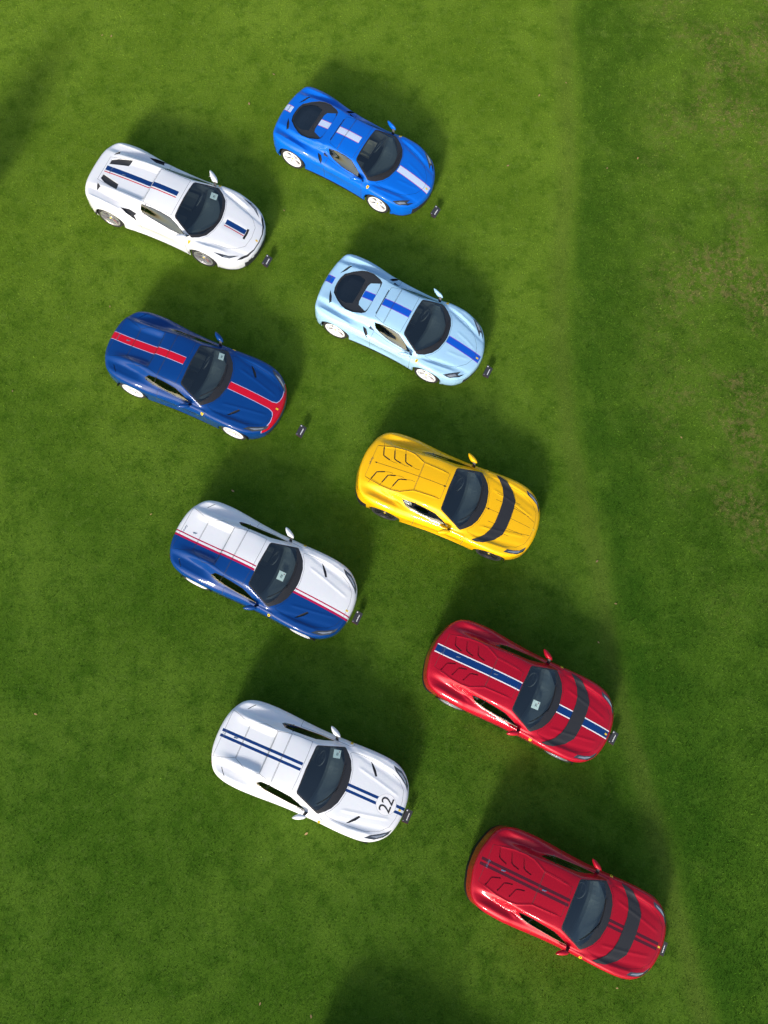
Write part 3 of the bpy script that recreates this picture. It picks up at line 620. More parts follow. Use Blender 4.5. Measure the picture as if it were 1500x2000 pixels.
# ------------------------------------------------------------------ wheels (mesh data shared between alike wheels)
WHEELS = {}
def wheel_meshes(style, R):
    key = (style, round(R, 3))
    if key in WHEELS: return WHEELS[key]
    rim_m, cal, nsp, wsp = {'white': (M_WWHITE, M_CALR, 5, .62), 'whitestar': (M_WWHITE, M_CALR, 10, .26), 'silver': (M_SILVER, M_CALR, 5, .36), 'silver10': (M_SILVER, M_CALY, 10, .34), 'dark': (M_DALLOY, M_CALY, 10, .30)}[style]
    r1 = R*.775; w = .145
    V, F = lathe([(r1-.005, -w+.02), (R-.035, -w), (R-.008, -w+.028), (R, -w+.06), (R, w-.06), (R-.008, w-.028), (R-.035, w), (r1-.005, w-.02)], 48)
    tyre = (V, F, M_RUB)
    V, F = lathe([(r1-.03, -w+.03), (r1-.002, -w+.012), (r1+.004, w-.012), (r1-.012, w-.004), (r1-.028, w-.016), (r1-.035, w-.06), (r1-.05, 0)], 48)
    V = list(V); F = list(F)
    def wedge(a, half0, half1, ra, rb, y0, y1, th):
        b = len(V)
        for r, hh, y in ((ra, half0, y0), (rb, half1, y1)):
            for sgn in (-1, 1):
                for yy in (y, y - th):
                    aa = a + sgn*hh; V.append((r*math.cos(aa), yy, r*math.sin(aa)))
        F.extend([(b, b+2, b+6, b+4), (b+1, b+5, b+7, b+3), (b, b+4, b+5, b+1), (b+2, b+3, b+7, b+6)])
    for k in range(nsp):
        a = 2*math.pi*k/nsp + .3
        if nsp == 5:
            for dlt in ((-.13, .13) if style == 'silver' else (0,)):
                wedge(a + dlt*.6, .20 if style == 'white' else .11, wsp/2.0 if style == 'white' else .075, .055, r1-.02, w-.045, w-.022, .03)
        else: wedge(a, .13, wsp/4.2, .055, r1-.02, w-.05, w-.022, .03)
    b0 = len(V); hv, hf = lathe([(0.001, w-.04), (.06, w-.042), (.072, w-.06), (.072, w-.10)], 24)
    V += hv; F += [tuple(b0 + i for i in f) for f in hf]
    rim = (V, F, rim_m)
    V, F = lathe([(0.05, -.02), (r1-.055, -.02), (r1-.055, .012), (0.05, .012)], 32); dsc = (V, F, M_DISC)
    cv = []; n = 9
    for i in range(n):
        a = math.radians(150 + 60*i/(n-1))
        cv.append([((r1-.125)*math.cos(a), -.05, (r1-.125)*math.sin(a)), ((r1-.045)*math.cos(a), -.05, (r1-.045)*math.sin(a)), ((r1-.045)*math.cos(a), .055, (r1-.045)*math.sin(a)), ((r1-.125)*math.cos(a), .055, (r1-.125)*math.sin(a))])
    V, F = loft(cv); calp = (V, F, cal)
    V, F = lathe([(0.001, w-.034), (.026, w-.036), (.03, w-.046)], 20); cap = (V, F, M_YEL)
    out = {}
    for nm, (V, F, m), sm in (('tyre', tyre, True), ('wheel', rim, False), ('brake_disc', dsc, False), ('brake_caliper', calp, False), ('hub_cap', cap, True)):
        me = bpy.data.meshes.new(nm); me.from_pydata(V, [], F); me.materials.append(m)
        bm = bmesh.new(); bm.from_mesh(me); bmesh.ops.recalc_face_normals(bm, faces=bm.faces[:]); bm.to_mesh(me); bm.free()
        if sm: me.polygons.foreach_set('use_smooth', np.ones(len(me.polygons), bool))
        out[nm] = me
    WHEELS[key] = out; return out
def put_wheel(root, style, R, x, y, steer=0.0):
    ms = wheel_meshes(style, R); w = link(bpy.data.objects.new('wheel', ms['wheel']), root)
    w.location = (x, y, R - .012); w.rotation_euler = (0, 0, (math.pi if y < 0 else 0) + steer)
    for nm in ('tyre', 'brake_disc', 'brake_caliper', 'hub_cap'): link(bpy.data.objects.new(nm, ms[nm]), w)

# ------------------------------------------------------------------ whole car
CABIN = {}
def cabin(root, g, S, light_seats):
    """tub, dashboard, seats and steering wheel seen through the glass"""
    xw = g['ws'][0][0]; xb = g['ws'][-1][0]             # header and base of the windscreen
    rear = xw - (.92 if g['wb'] > 2.7 else .78); yb = .70
    bm = bmesh.new(); prof = [(rear-.05, .95), (rear, .30), (xb-.25, .22), (xb-.05, .55)]
    vs = [[bm.verts.new((x, s*yb, z)) for x, z in prof] for s in (-1, 1)]
    for i in range(3): bm.faces.new((vs[0][i], vs[0][i+1], vs[1][i+1], vs[1][i]))
    for s in (0, 1):
        top = [bm.verts.new((x, (-1, 1)[s]*(yb+.03), .80)) for x in (rear-.05, xb-.05)]
        bm.faces.new((*vs[s], top[1], top[0]))
    bm_ob('cabin_tub', bm, M_LEATH, root)
    rings = []                                           # dashboard: rounded bar across the car
    for y in np.linspace(-.68, .68, 15):
        bulge = .05*math.exp(-((y-.36)/.17)**2); x0 = xb - .60 - .10*(y/.68)**2 + .02; x1 = xb - .10 - .42*(y/.68)**2
        zt = min(S.at(x1-.03, y), S.at(max(x1-.25, xw+.2), y)) - .055
        rings.append([(x0, y, .55), (x0-.02, y, zt-.10+bulge), (x0+.04, y, zt-.03+bulge), (x0+.14, y, zt-.01+bulge*.6), ((x0+x1)/2+.06, y, zt-.005), (x1, y, zt-.03), (x1, y, .55)])
    V, F = loft(rings); d = mesh_ob('dashboard', V, F, M_DASH, root, smooth=False)
    sm = M_BEIGE if light_seats else M_LEATH
    sx = xw - .02
    for s in (-1, 1):
        y0 = s*.36
        rr = [[(sx - .42, y0-.20, .33), (sx - .42, y0+.20, .33), (sx - .42, y0+.22, .46), (sx-.42, y0+.12, .42), (sx-.42, y0-.12, .42), (sx - .42, y0-.22, .46)],
              [(sx + .10, y0-.22, .33), (sx + .10, y0+.22, .33), (sx + .10, y0+.24, .50), (sx+.10, y0+.13, .45), (sx+.10, y0-.13, .45), (sx + .10, y0-.24, .50)]]
        V, F = loft(rr); seat = mesh_ob('seat', V, F, sm, root, smooth=False)
        br = []
        for t, wd, th in ((0, .22, .10), (.3, .24, .11), (.62, .22, .09), (.72, .12, .07), (.95, .12, .07), (1, .09, .05)):
            x = sx - .38 - .26*t; z = .40 + .60*t
            br.append([(x-th, y0-wd*.9, z), (x+th*.4, y0-wd, z), (x, y0-wd*.55, z), (x, y0+wd*.55, z), (x+th*.4, y0+wd, z), (x-th, y0+wd*.9, z)])
        V, F = loft(br); mesh_ob('backrest', V, F, sm, seat, smooth=False)
    n = 28; V = []; F = []; c = Vector((xb - .78, .36, .74)); ax = Vector((-.90, 0, .42)).normalized(); u = Vector((0, 1, 0)); v = ax.cross(u)
    for i in range(n):
        a = 2*math.pi*i/n; rd = u*math.cos(a) + v*math.sin(a)
        for k in range(6):
            b = 2*math.pi*k/6; V.append(c + rd*(.175 + .016*math.cos(b)) + ax*.016*math.sin(b))
    for i in range(n):
        for k in range(6): F.append((i*6+k, i*6+(k+1) % 6, ((i+1) % n)*6+(k+1) % 6, ((i+1) % n)*6+k))
    b0 = len(V)
    for a in (0, math.pi, -math.pi/2):
        rd = u*math.cos(a) + v*math.sin(a); sd = (u*-math.sin(a) + v*math.cos(a))*.022; b = len(V)
        V += [c + sd - ax*.01, c - sd - ax*.01, c + rd*.17 - sd*.7, c + rd*.17 + sd*.7]; F.append((b, b+1, b+2, b+3))
    mesh_ob('steering_wheel', V, F, M_LEATH, root)

def conform_patch(S, pts2, lift, base=None):
    P = np.array(pts2, float); return np.column_stack([P, S.z(P) + lift])

def make_car(label, category, group, model, loc, yaw, body, wheel_style, overlays_fn, half=None, light_seats=False, flare=False, mirror_mats=None, grille_badge=True):
    g = dict(GEO[model]); g['flare'] = flare
    if half: g['half_mat'] = half
    if model not in SURF: SURF[model] = Surface(GEO[model])
    S = SURF[model]
    root = bpy.data.objects.new('sports_car', None); link(root); root.empty_display_size = .5
    tag(root, label, category, group)
    O = []
    def add(name, poly, m, dz=0., **k): O.append(dict(name=name, poly=h_ccw(poly), mat=m, dz=dz, **k))
    def both(name, poly, m, dz=0., **k): add(name, poly, m, dz, **k); add(name, mirror(poly), m, dz, **k)
    add('windscreen', sym(g['gl']), M_GLASS, -.002); add('windscreen_surround', sym(g['ws']), M_BLACK, -.003)
    if g['divider']: both('window_divider', ribbon(g['divider'], .022), M_GLOSSB)
    both('side_window', inset(np.array(h_ccw(g['sw'])), .012), M_SIDE, -.004); both('window_trim', g['sw'], M_GLOSSB, -.001)
    ids = 0
    for q, sgn in ((g['head'], 1), (mirror(g['head']), -1)):
        ids += 1; iid = 'head%d' % ids
        O.append(dict(name='headlamp_reflector', poly=h_ccw(g['headin'] if sgn > 0 else mirror(g['headin'])), mat=M_LAMP, dz=-.004, late=iid))
        O.append(dict(name='headlamp', poly=h_ccw(q), mat=M_LENS, dz=-.004, id=iid))
    if g.get('hood_vent'): both('bonnet_vent', g['hood_vent'], M_VENT, -.03, wall=M_VENT)
    for p in g['slits']: both('rear_vent', p, M_VENT, -.03, wall=body)
    for p in g.get('vents', []): both('engine_vent', p, M_VENT, -.025, wall=body)
    if g.get('intake'): both('side_intake', g['intake'], M_VENT, -.05, wall=M_BLACK)
    if g.get('duct'): add('bonnet_duct', g['duct'], M_VENT, -.06, wall=M_VENT)
    if g.get('slot'):
        if g['slot'][4][1] == 0 and len(g['slot']) == 9: both('bumper_slot', g['slot'], M_VENT, -.02, wall=M_VENT)
        else: both('bumper_slot', g['slot'], M_VENT, -.02, wall=M_VENT)
    if g.get('scoop'):
        sc = g['scoop'] + [(x, -y) for x, y in reversed(g['scoop'][:-1])] + [(x, -y) for x, y in g['scoop_in'][:-1]] + list(reversed(g['scoop_in']))
        add('bonnet_blade', sc, M_CARB, .012, wall=M_CARB)
    for p in g.get('louvres', []): both('roof_louvre', ribbon(p, .030), M_VENT if overlays_fn.__name__ == 'liv_yellow' else g.get('louvre_mat', body), -.022, wall=M_VENT)
    if g.get('bay'):
        add('rear_deck', sym(g['deck']), body, -.026, id='deck')
        O.extend([])
        add('engine_grille', rect(-1.10, -1.02, -.25, .25), M_VENT, -.035)
        add('engine_glass', inset(np.array(h_ccw(sym(g['bay_glass']))), 0), M_ENG, -.034)
        add('engine_surround', sym(g['bay']), M_SURR, -.028, wall=M_SURR)
    if g.get('gap'): add('roof_gap', g['gap'], M_VENT, -.03, wall=body)
    stripes = []
    overlays_fn(lambda name, poly, m: stripes.append(dict(name=name, poly=h_ccw(poly), mat=m, under='panel')), g)
    if g.get('bay'):                                     # stripe crossing the sunken deck is cut out of the deck
        for s in stripes:
            p = np.array(s['poly']); lo, hi = p.min(0), p.max(0)
            if hi[0] > -1.0 and lo[0] < -.72 and len(p) == 4:
                O.insert(0, dict(name=s['name'], poly=h_ccw([(-.998, lo[1]), (-.698, lo[1]), (-.698, hi[1]), (-.998, hi[1])]), mat=s['mat'], dz=-.026))
    O.extend(stripes)
    shell, objs = build_shell(root, g, S, body, O)
    for ch in list(root.children):
        if ch.name.startswith('headlamp_reflector'):
            side_ = sum(v.co.y for v in ch.data.vertices) > 0
            for k, h in objs.items():
                if k.startswith('head') and (sum(v.co.y for v in h.data.vertices) > 0) == side_: ch.parent = h
    # engine under its glass
    if g.get('bay'):
        bm = bmesh.new()
        box(bm, (-1.3, 0, .80), (.62, .46, .10)); 
        for s in (-1, 1):
            box(bm, (-1.28, s*.26, .83), (.5, .14, .12))
            for k in range(5): box(bm, (-1.48+.1*k, s*.12, .87), (.03, .20, .03))
        bm_ob('engine', bm, M_CARB, root, bevel=.01)
        bm = bmesh.new(); box(bm, (-1.25, 0, .70), (1.1, 1.3, .04)); bm_ob('engine_bay_floor', bm, M_BLACK, root)
    # floor pan and arch liners
    bmv = bmesh.new(); wb = g['wb']/2; o = S.out; top = []
    for x, y in o[::6]:
        lim = .66 if min(abs(x-wb), abs(x+wb)) < .43 else 9
        top.append(bmv.verts.new((x*.985, math.copysign(min(abs(y)*.95, lim), y), .165)))
    bmv.faces.new(top); bmesh.ops.triangulate(bmv, faces=bmv.faces[:]); bm_ob('floor_pan', bmv, M_BLACK, root)
    for w in (wb, -wb):
        for s in (-1, 1):
            r = .405; V = []; F = []; k = 15; yo = float(np.interp(w, g_out(S)[0], g_out(S)[1])) - .012
            for i in range(k):
                a = math.pi*i/(k-1)*1.12 - .06*math.pi; c_, s2 = r*math.cos(a), r*math.sin(a)
                zz = max(.35 + s2, .166); V += [(w + c_, s*yo, zz), (w + c_, s*.60, zz)]
            for i in range(k-1): F.append((2*i, 2*i+1, 2*i+3, 2*i+2))
            b = len(V); V += [(w+r*math.cos(math.pi*i/12), s*.60, .35+r*math.sin(math.pi*i/12)) for i in range(13)]; F.append(tuple(range(b, b+13)))
            mesh_ob('arch_liner', V, F, M_BLACK, root)
    ys = g_out(S)
    for w, R in ((wb, g['fr']), (-wb, g['rr_w'])):
        yo = float(np.interp(w, ys[0], ys[1])) - .175
        for s in (-1, 1): put_wheel(root, wheel_style, R, w, s*yo)
    cabin(root, g, S, light_seats)
    # mirrors
    (tx, ty), (ix, iy), mz = g['mir']
    for s in (-1, 1):
        mm = (mirror_mats or {}).get(s, body); rings = []
        for t in np.linspace(0, 1, 8):
            y = (iy + .06 + (ty - iy - .06)*t)*s; wdt = (.045 + .10*math.sin(math.pi*min(1, .22 + .70*t)))*(1 if t < .9 else .72)
            xc = ix - .03 + (tx + .04 - ix)*t*.75; h = .078*math.sin(math.pi*(.28 + .58*t)); zc_ = mz + .015 + .02*t; rg = []
            for a in np.linspace(0, 2*math.pi, 12, endpoint=False):
                cx_ = math.cos(a); rg.append((xc + (wdt*cx_ if cx_ > 0 else wdt*.42*cx_), y, zc_ + h*math.sin(a)))
            rings.append(rg)
        V, F = loft(rings); mo = mesh_ob('wing_mirror', V, F, mm, root)
        ring = []
        ymid = s*(iy + .6*(ty - iy)); xm = np.mean([p[0] for p in rings[4]]) - .045
        mesh_ob('mirror_glass', [(xm-.012, s*(iy+.09), mz-.02), (xm-.012, s*(ty-.02), mz-.005), (xm-.012, s*(ty-.02), mz+.05), (xm-.012, s*(iy+.09), mz+.05)], [(0, 1, 2, 3)], M_CHROME, mo, smooth=False)
        bx_, by_ = ix + .03, iy - .015; zs = S.at(bx_, by_)
        st = [[(ix-.02, s*(iy+.075), mz-.005), (ix+.035, s*(iy+.075), mz-.005), (ix+.035, s*(iy+.075), mz+.02), (ix-.02, s*(iy+.075), mz+.02)],
              [(bx_-.03, s*by_, zs-.01), (bx_+.05, s*by_, zs-.01), (bx_+.05, s*by_, zs+.02), (bx_-.03, s*by_, zs+.02)]]
        V, F = loft(st); mesh_ob('mirror_stalk', V, F, M_BLACK, mo, smooth=False)
    # shield emblems on the front wings and the badge on the nose
    ex, ey = g['emblem']
    for s in (-1, 1):
        y = ey*s; nrm = S.nrm(ex, y); c = Vector((ex, y, S.at(ex, y))) + nrm*.004
        u = Vector((1, 0, 0)); u = (u - nrm*u.dot(nrm)).normalized(); v = nrm.cross(u)*(1 if s < 0 else -1)
        if v.z < 0: v = -v
        sh = [(-.032, .045), (.032, .045), (.036, .02), (.030, -.018), (.016, -.038), (0, -.05), (-.016, -.038), (-.030, -.018), (-.036, .02)]
        V = [c + u*a + v*b for a, b in sh] + [c + u*a + v*b - nrm*.006 for a, b in sh]; n = len(sh)
        F = [tuple(range(n))] + [(i, (i+1) % n, n+(i+1) % n, n+i) for i in range(n)]
        e = mesh_ob('wing_emblem', V, F, M_YEL, root, smooth=False)
        hs = [(-.004, .03), (.010, .026), (.014, .012), (.006, .004), (.012, -.014), (.004, -.03), (-.004, -.012), (-.012, -.022), (-.008, .0), (-.014, .014)]
        mesh_ob('emblem_mark', [c + nrm*.002 + u*a + v*b for a, b in hs], [tuple(range(len(hs)))], M_BLACK, e, smooth=False)
    nx = max(p[0] for p in g['outline']) - .115
    if grille_badge:
        V = [(nx + a, b, S.at(nx + a, b) + .004) for a, b in ((-.03, -.02), (.03, -.02), (.03, .02), (-.03, .02))]
        mesh_ob('nose_badge', V, [(0, 1, 2, 3)], M_YEL, root, smooth=False)
    # wipers lying at the foot of the screen
    gl = g['gl']; xb = gl[-1][0]
    for (y0, x0, y1, x1) in ((.42, xb-.02, -.20, xb+.03), (-.14, xb+.02, -.60, xb-.26)):
        pts = [(x0 + (x1-x0)*t + .03*math.sin(math.pi*t), y0 + (y1-y0)*t) for t in np.linspace(0, 1, 9)]
        rings = [[(x-.011, y, S.at(x, y)+.004), (x+.011, y, S.at(x, y)+.004), (x+.008, y, S.at(x, y)+.022), (x-.008, y, S.at(x, y)+.022)] for x, y in pts]
        V, F = loft(rings); mesh_ob('wiper', V, F, M_BLACK, root, smooth=False)
    # tail lamps and exhausts
    xr = min(p[0] for p in g['outline'])
    for s in (-1, 1):
        for y in ((.52, .70) if g['wb'] > 2.7 else (.60,)):
            i = int(np.argmin(((S.out - [xr+.1, s*y])**2).sum(1))); px = S.out[i]; no = Vector(S.outward(np.array([px]))[0])
            V, F = lathe([(.001, .012), (.055, .010), (.062, 0), (.066, -.02)], 20)
            rot = Vector((0, 1, 0)).rotation_difference(no).to_matrix(); cc = Vector((px[0], px[1], .70)) + no*.004
            mesh_ob('tail_lamp', [rot @ Vector(p) + cc for p in V], F, M_TAIL, root)
        for y in (.50, .62):
            V, F = lathe([(.030, -.10), (.042, -.10), (.045, .02), (.040, .022), (.034, 0), (.034, -.1)], 18)
            mesh_ob('exhaust_tip', [(xr + .15 - p[1], s*y + p[0], .30 + p[2]) for p in [(q[0], q[1], q[2]) for q in V]], F, M_CHROME, root)
    root.location = (loc[0], loc[1], 0); root.rotation_euler = (0, 0, math.radians(yaw))
    return root, S
def g_out(S):
    if not hasattr(S, '_hx'):
        o = S.out[S.out[:, 1] > .3]; o = o[np.argsort(o[:, 0])]; S._hx = (o[:, 0], o[:, 1])
    return S._hx
# ------------------------------------------------------------------ paints and liveries
P_BLUE = paint('azure_paint', (0.001, 0.120, 0.58)); P_SKY = paint('pale_blue_paint', (0.35, 0.57, 0.75)); P_WHITE = paint('white_paint', (0.72, 0.73, 0.75))
P_NAVY = paint('navy_paint', (0.001, 0.040, 0.19)); P_YEL = paint('yellow_paint', (0.86, 0.46, 0.004)); P_RED = paint('red_paint', (0.42, 0.004, 0.020), .2); P_DRED = paint('deep_red_paint', (0.40, 0.004, 0.018), .2)
S_PALE = paint('stripe_pale', (0.50, 0.60, 0.78)); S_PINK = paint('stripe_pink', (0.55, 0.10, 0.32)); S_BLUE = paint('stripe_blue', (0.004, 0.085, 0.52)); S_MAG = paint('stripe_magenta', (0.30, 0.10, 0.52))
S_RED = paint('stripe_red', (0.55, 0.004, 0.022)); S_LILAC = paint('stripe_lilac', (0.42, 0.42, 0.62)); S_NAVY = paint('stripe_navy', (0.003, 0.032, 0.15)); S_CRIM = paint('stripe_crimson', (0.42, 0.006, 0.06)); S_WHITE = paint('stripe_white', (0.80, 0.79, 0.79))
S_DARK = paint('stripe_grey_red', (0.085, 0.012, 0.022), .2); S_INK = paint('stripe_black', (0.03, 0.018, 0.012)); 
def centre_stripe(A, spans, w, core, edge, ew=.013):
    for x0, x1 in spans:
        A('stripe_edge', rect(x0, x1, w-ew, w), edge); A('stripe_edge', rect(x0, x1, -w, -w+ew), edge); A('stripe', rect(x0, x1, -w+ew, w-ew), core)
def liv_azure(A, g): centre_stripe(A, [(-2.045, -1.84), (-.99, -.70), (-.45, .215), (1.39, 2.33)], .105, S_PALE, S_PINK)
def liv_sky(A, g): centre_stripe(A, [(-2.045, -1.84), (-.99, -.70), (-.45, .30), (1.39, 2.33)], .105, S_BLUE, S_MAG)
def liv_spider(A, g):
    for x0, x1 in ((-1.82, -.495), (-.475, .235), (1.55, 2.09)):
        A('stripe', rect(x0, x1, -.028, .105), S_NAVY); A('stripe_line', rect(x0, x1, -.088, -.062), S_RED)
def liv_navy(A, g):
    hn = [(1.97, .092), (2.07, .125), (2.115, .21), (2.130, .36), (2.095, .52), (2.03, .66)]; he = [(1.95, .105), (2.056, .138), (2.101, .216), (2.115, .36), (2.081, .515), (2.016, .655)]
    nose = hn + [(2.05, 1.1), (2.6, 1.1), (2.6, -1.1), (2.05, -1.1)] + [(x, -y) for x, y in reversed(hn)]
    ne = he + [(2.03, 1.1), (2.6, 1.1), (2.6, -1.1), (2.03, -1.1)] + [(x, -y) for x, y in reversed(he)]
    A('nose_band', nose, S_RED)
    centre_stripe(A, [(-2.27, -1.05), (-1.05, -.285), (.86, 2.02)], .105, S_RED, S_LILAC); A('nose_band_edge', ne, S_LILAC)
def liv_half(A, g):
    for x0, x1 in ((-2.3, -.165), (.80, 2.3)):
        A('stripe_line', rect(x0, x1, -.115, -.085), S_CRIM); A('stripe_line', rect(x0, x1, -.215, -.165), S_CRIM)
    A('second_colour', rect(-2.5, 2.5, -1.2, -.215), P_NAVY)
def liv_22(A, g):
    A('race_roundel', disc(1.80, -.005, .226, 40), S_WHITE); A('roundel_ring', disc(1.80, -.005, .234, 40), M_GREYLINE)
    for x0, x1 in ((-2.21, -.255), (.80, 2.24)):
        A('stripe', rect(x0, x1, .027, .093), S_NAVY); A('stripe', rect(x0, x1, -.097, -.033), S_NAVY)
def liv_yellow(A, g):
    w = .009
    A('arrow_head', [(-.20, .0), (-.27, .026), (-.27, -.026)], S_INK); A('arrow_head', [(-2.04, .0), (-1.97, .022), (-1.97, -.022)], S_INK); A('arrow_head', [(.97, .0), (.93, .024), (.89, .0), (.93, -.024)], S_INK)
    A('pinstripe', ribbon([(-1.98, 0), (-1.5, 0), (-.9, 0), (-.26, 0)], .012), S_INK); A('pinstripe', ribbon([(.80, 0), (1.2, 0), (1.6, 0), (2.05, 0)], w), S_INK)
    for s in (1, -1):
        A('pinstripe', ribbon([(-2.10, s*.43), (-1.9, s*.478), (-1.67, s*.523), (-1.4, s*.543), (-1.2, s*.518), (-.92, s*.38), (-.5, s*.353), (-.28, s*.345)], w), S_INK)
        A('pinstripe', ribbon([(1.02, s*.29), (1.3, s*.29), (1.92, s*.24)], w), S_INK); A('pinstripe', ribbon([(1.48, s*.33), (1.8, s*.26), (2.10, s*.18)], w), S_INK)
        A('pinstripe', ribbon([(.98, s*.45), (1.12, s*.445), (1.30, s*.44)], w), S_INK); A('pinstripe', ribbon([(1.42, s*.43), (1.52, s*.43), (1.62, s*.425)], w), S_INK)
        for x, yy in ((-1.955, .43), (-1.68, .43), (-1.405, .435)): A('pinstripe', ribbon([(x+.01, s*(yy-.02)), (x-.035, s*(yy+.11))], w), S_INK)
        for x, yy in ((-1.71, .16), (-1.43, .17), (-1.15, .18)): A('pinstripe', ribbon([(x, s*yy), (x+.10, s*(yy-.025)), (x+.20, s*(yy-.02))], w), S_INK)
def liv_red(A, g): centre_stripe(A, [(-2.27, -.165), (.80, 2.19)], .105, S_NAVY, S_WHITE, .024)
def liv_dark(A, g):
    for x0, x1 in ((-2.24, -.18), (.80, 2.10)):
        A('stripe', rect(x0, x1, .020, .085), S_DARK); A('stripe', rect(x0, x1, -.090, -.025), S_DARK)

GRP = 'sports cars parked in two slanted rows on the lawn'
CARS = {}
def car(key, label, *a, **k): CARS[key] = make_car(label, 'car', GRP, *a, **k)
car('blue', 'bright azure blue sports car with a pale centre stripe and white wheels', 'berlin', (0.949, 16.464), -29.70, P_BLUE, 'white', liv_azure, light_seats=True)
car('f8', 'white sports car with a blue and thin red stripe and dark engine vents', 'spider', (-3.72, 14.679), -24.16, P_WHITE, 'silver', liv_spider)
car('sky', 'pale sky blue sports car with a royal blue centre stripe', 'berlin', (2.101, 11.579), -27.47, P_SKY, 'white', liv_sky)
car('navy', 'navy blue sports car with a red centre stripe that widens over the nose', 'gts', (-2.866, 9.923), -23.60, P_NAVY, 'whitestar', liv_navy)
car('yellow', 'yellow sports car with black pinstripe arrows and a black bonnet band', 'comp', (3.349, 6.863), -22.22, P_YEL, 'dark', liv_yellow, flare=True)
car('half', 'sports car painted half white and half blue, split by thin crimson lines', 'gts', (-1.104, 5.006), -26.38, P_WHITE, 'whitestar', liv_half, half=P_NAVY, mirror_mats={-1: P_NAVY})
car('red', 'red sports car with a blue centre stripe edged in white', 'comp', (4.89, 2.152), -26.61, P_RED, 'silver10', liv_red, flare=True)
car('w22', 'white sports car with twin blue stripes and the number 22 on its bonnet', 'gts', (0.033, 0.40), -23.47, P_WHITE, 'whitestar', liv_22)
car('dark', 'deep red sports car with twin dark stripes and yellow shields on its wings', 'comp', (5.762, -2.48), -25.71, P_DRED, 'silver10', liv_dark, flare=True)
# ------------------------------------------------------------------ race number on the white car's bonnet
def race_number():
    root, S = CARS['w22']; c = bpy.data.curves.new('race_number', 'FONT'); c.body = '22'; c.size = .40; c.align_x = 'CENTER'; c.align_y = 'CENTER'; c.space_character = .94
    o = bpy.data.objects.new('tmp_number', c); COL.objects.link(o)
    me = bpy.data.meshes.new_from_object(o.evaluated_get(bpy.context.evaluated_depsgraph_get())); COL.objects.unlink(o); bpy.data.objects.remove(o)
    xs = [v.co.x for v in me.vertices]; mx = (max(xs)+min(xs))/2; ys_ = [v.co.y for v in me.vertices]; my = (max(ys_)+min(ys_))/2
    half = len(me.vertices)
    P = np.array([(1.80 - (v.co.y - my)*.98, -.005 + (v.co.x - mx)*.92) for v in me.vertices]); Z = S.z(P) + .0035
    for v, p, z in zip(me.vertices, P, Z): v.co = (p[0], p[1], z)
    # one mesh for each digit
    left = [f for f in me.polygons if np.mean([P[i][1] for i in f.vertices]) < -.005]; right = [f for f in me.polygons if f not in left]
    bon = next(ch for ch in root.children if ch.name.startswith('bonnet') and 'vent' not in ch.name)
    for fs in (left, right):
        u = sorted({i for f in fs for i in f.vertices}); ix = {k: n for n, k in enumerate(u)}
        mesh_ob('number_digit', [me.vertices[i].co for i in u], [[ix[i] for i in f.vertices] for f in fs], M_BLACK, bon, normals=[(0, 0, 1)]*len(u))
race_number()

# ------------------------------------------------------------------ entry cards lying behind the windscreens
def entry_card(key, pts, label, marks):
    root, S = CARS[key]; th = root.rotation_euler[2]; P = np.array(pts, float)
    gl = np.array(h_ccw(sym(GEO['gts' if key in ('navy', 'half', 'w22') else 'comp' if key == 'red' else 'spider']['gl'])))
    c2 = P.mean(0); u2 = (P[1]-P[0] + P[2]-P[3]); u2 /= np.linalg.norm(u2); wu = np.linalg.norm(P[1]-P[0]); wv = np.linalg.norm(P[3]-P[0])
    z = lambda p: float(S.z(np.array([p]))[0]) - .022
    c = Vector((*c2, z(c2))); n = S.nrm(*c2); u = Vector((u2[0], u2[1], 0)); u = (u - n*u.dot(n)).normalized(); v = n.cross(u)
    V = []; F = []
    for dz in (.0, -.003):
        for a, b in ((-1, -1), (1, -1), (1, 1), (-1, 1)): V.append(c + u*a*wu/2 + v*b*wv/2 + n*dz)
    F = [(0, 1, 2, 3), (7, 6, 5, 4), (0, 4, 5, 1), (1, 5, 6, 2), (2, 6, 7, 3), (3, 7, 4, 0)]
    rz = Matrix.Rotation(th, 4, 'Z'); M = Matrix.Translation(root.location) @ rz; base = M @ c
    e = mesh_ob('entry_card', [(M @ p) - base for p in V], F, M_CARD, smooth=False); e.location = base
    tag(e, label, 'card', 'entry cards behind the windscreens')
    R3 = rz.to_3x3()
    for k, (a, b, w, h, m) in enumerate(marks):
        q = [(R3 @ (u*(a + sa*w/2)*wu + v*(b + sb*h/2)*wv + n*.0015)) for sa, sb in ((-1, -1), (1, -1), (1, 1), (-1, 1))]
        mesh_ob('print_mark', q, [(0, 1, 2, 3)], m, e, smooth=False)
MK = [(-.02, -.10, .12, .16, M_INK), (-.02, .08, .10, .16, M_INK), (.14, 0.0, .06, .36, M_INK), (.30, .30, .12, .12, M_REDDOT)]
entry_card('f8', [(.88, .58), (1.05, .62), (1.09, .43), (.92, .41)], 'white entry card behind the windscreen of the white and blue striped car', MK[:3])
entry_card('navy', [(.30, .63), (.43, .66), (.49, .50), (.36, .47)], 'pale green entry card behind the windscreen of the navy car', MK[:3])
entry_card('half', [(.33, .09), (.50, .10), (.52, -.10), (.35, -.12)], 'pale entry card behind the windscreen of the half white half blue car', MK)
entry_card('w22', [(.24, .63), (.41, .67), (.46, .50), (.30, .46)], 'pale green entry card behind the windscreen of the number 22 car', MK)
entry_card('red', [(.23, -.10), (.42, -.07), (.43, -.28), (.25, -.29)], 'white entry card behind the windscreen of the red car with blue stripe', MK)

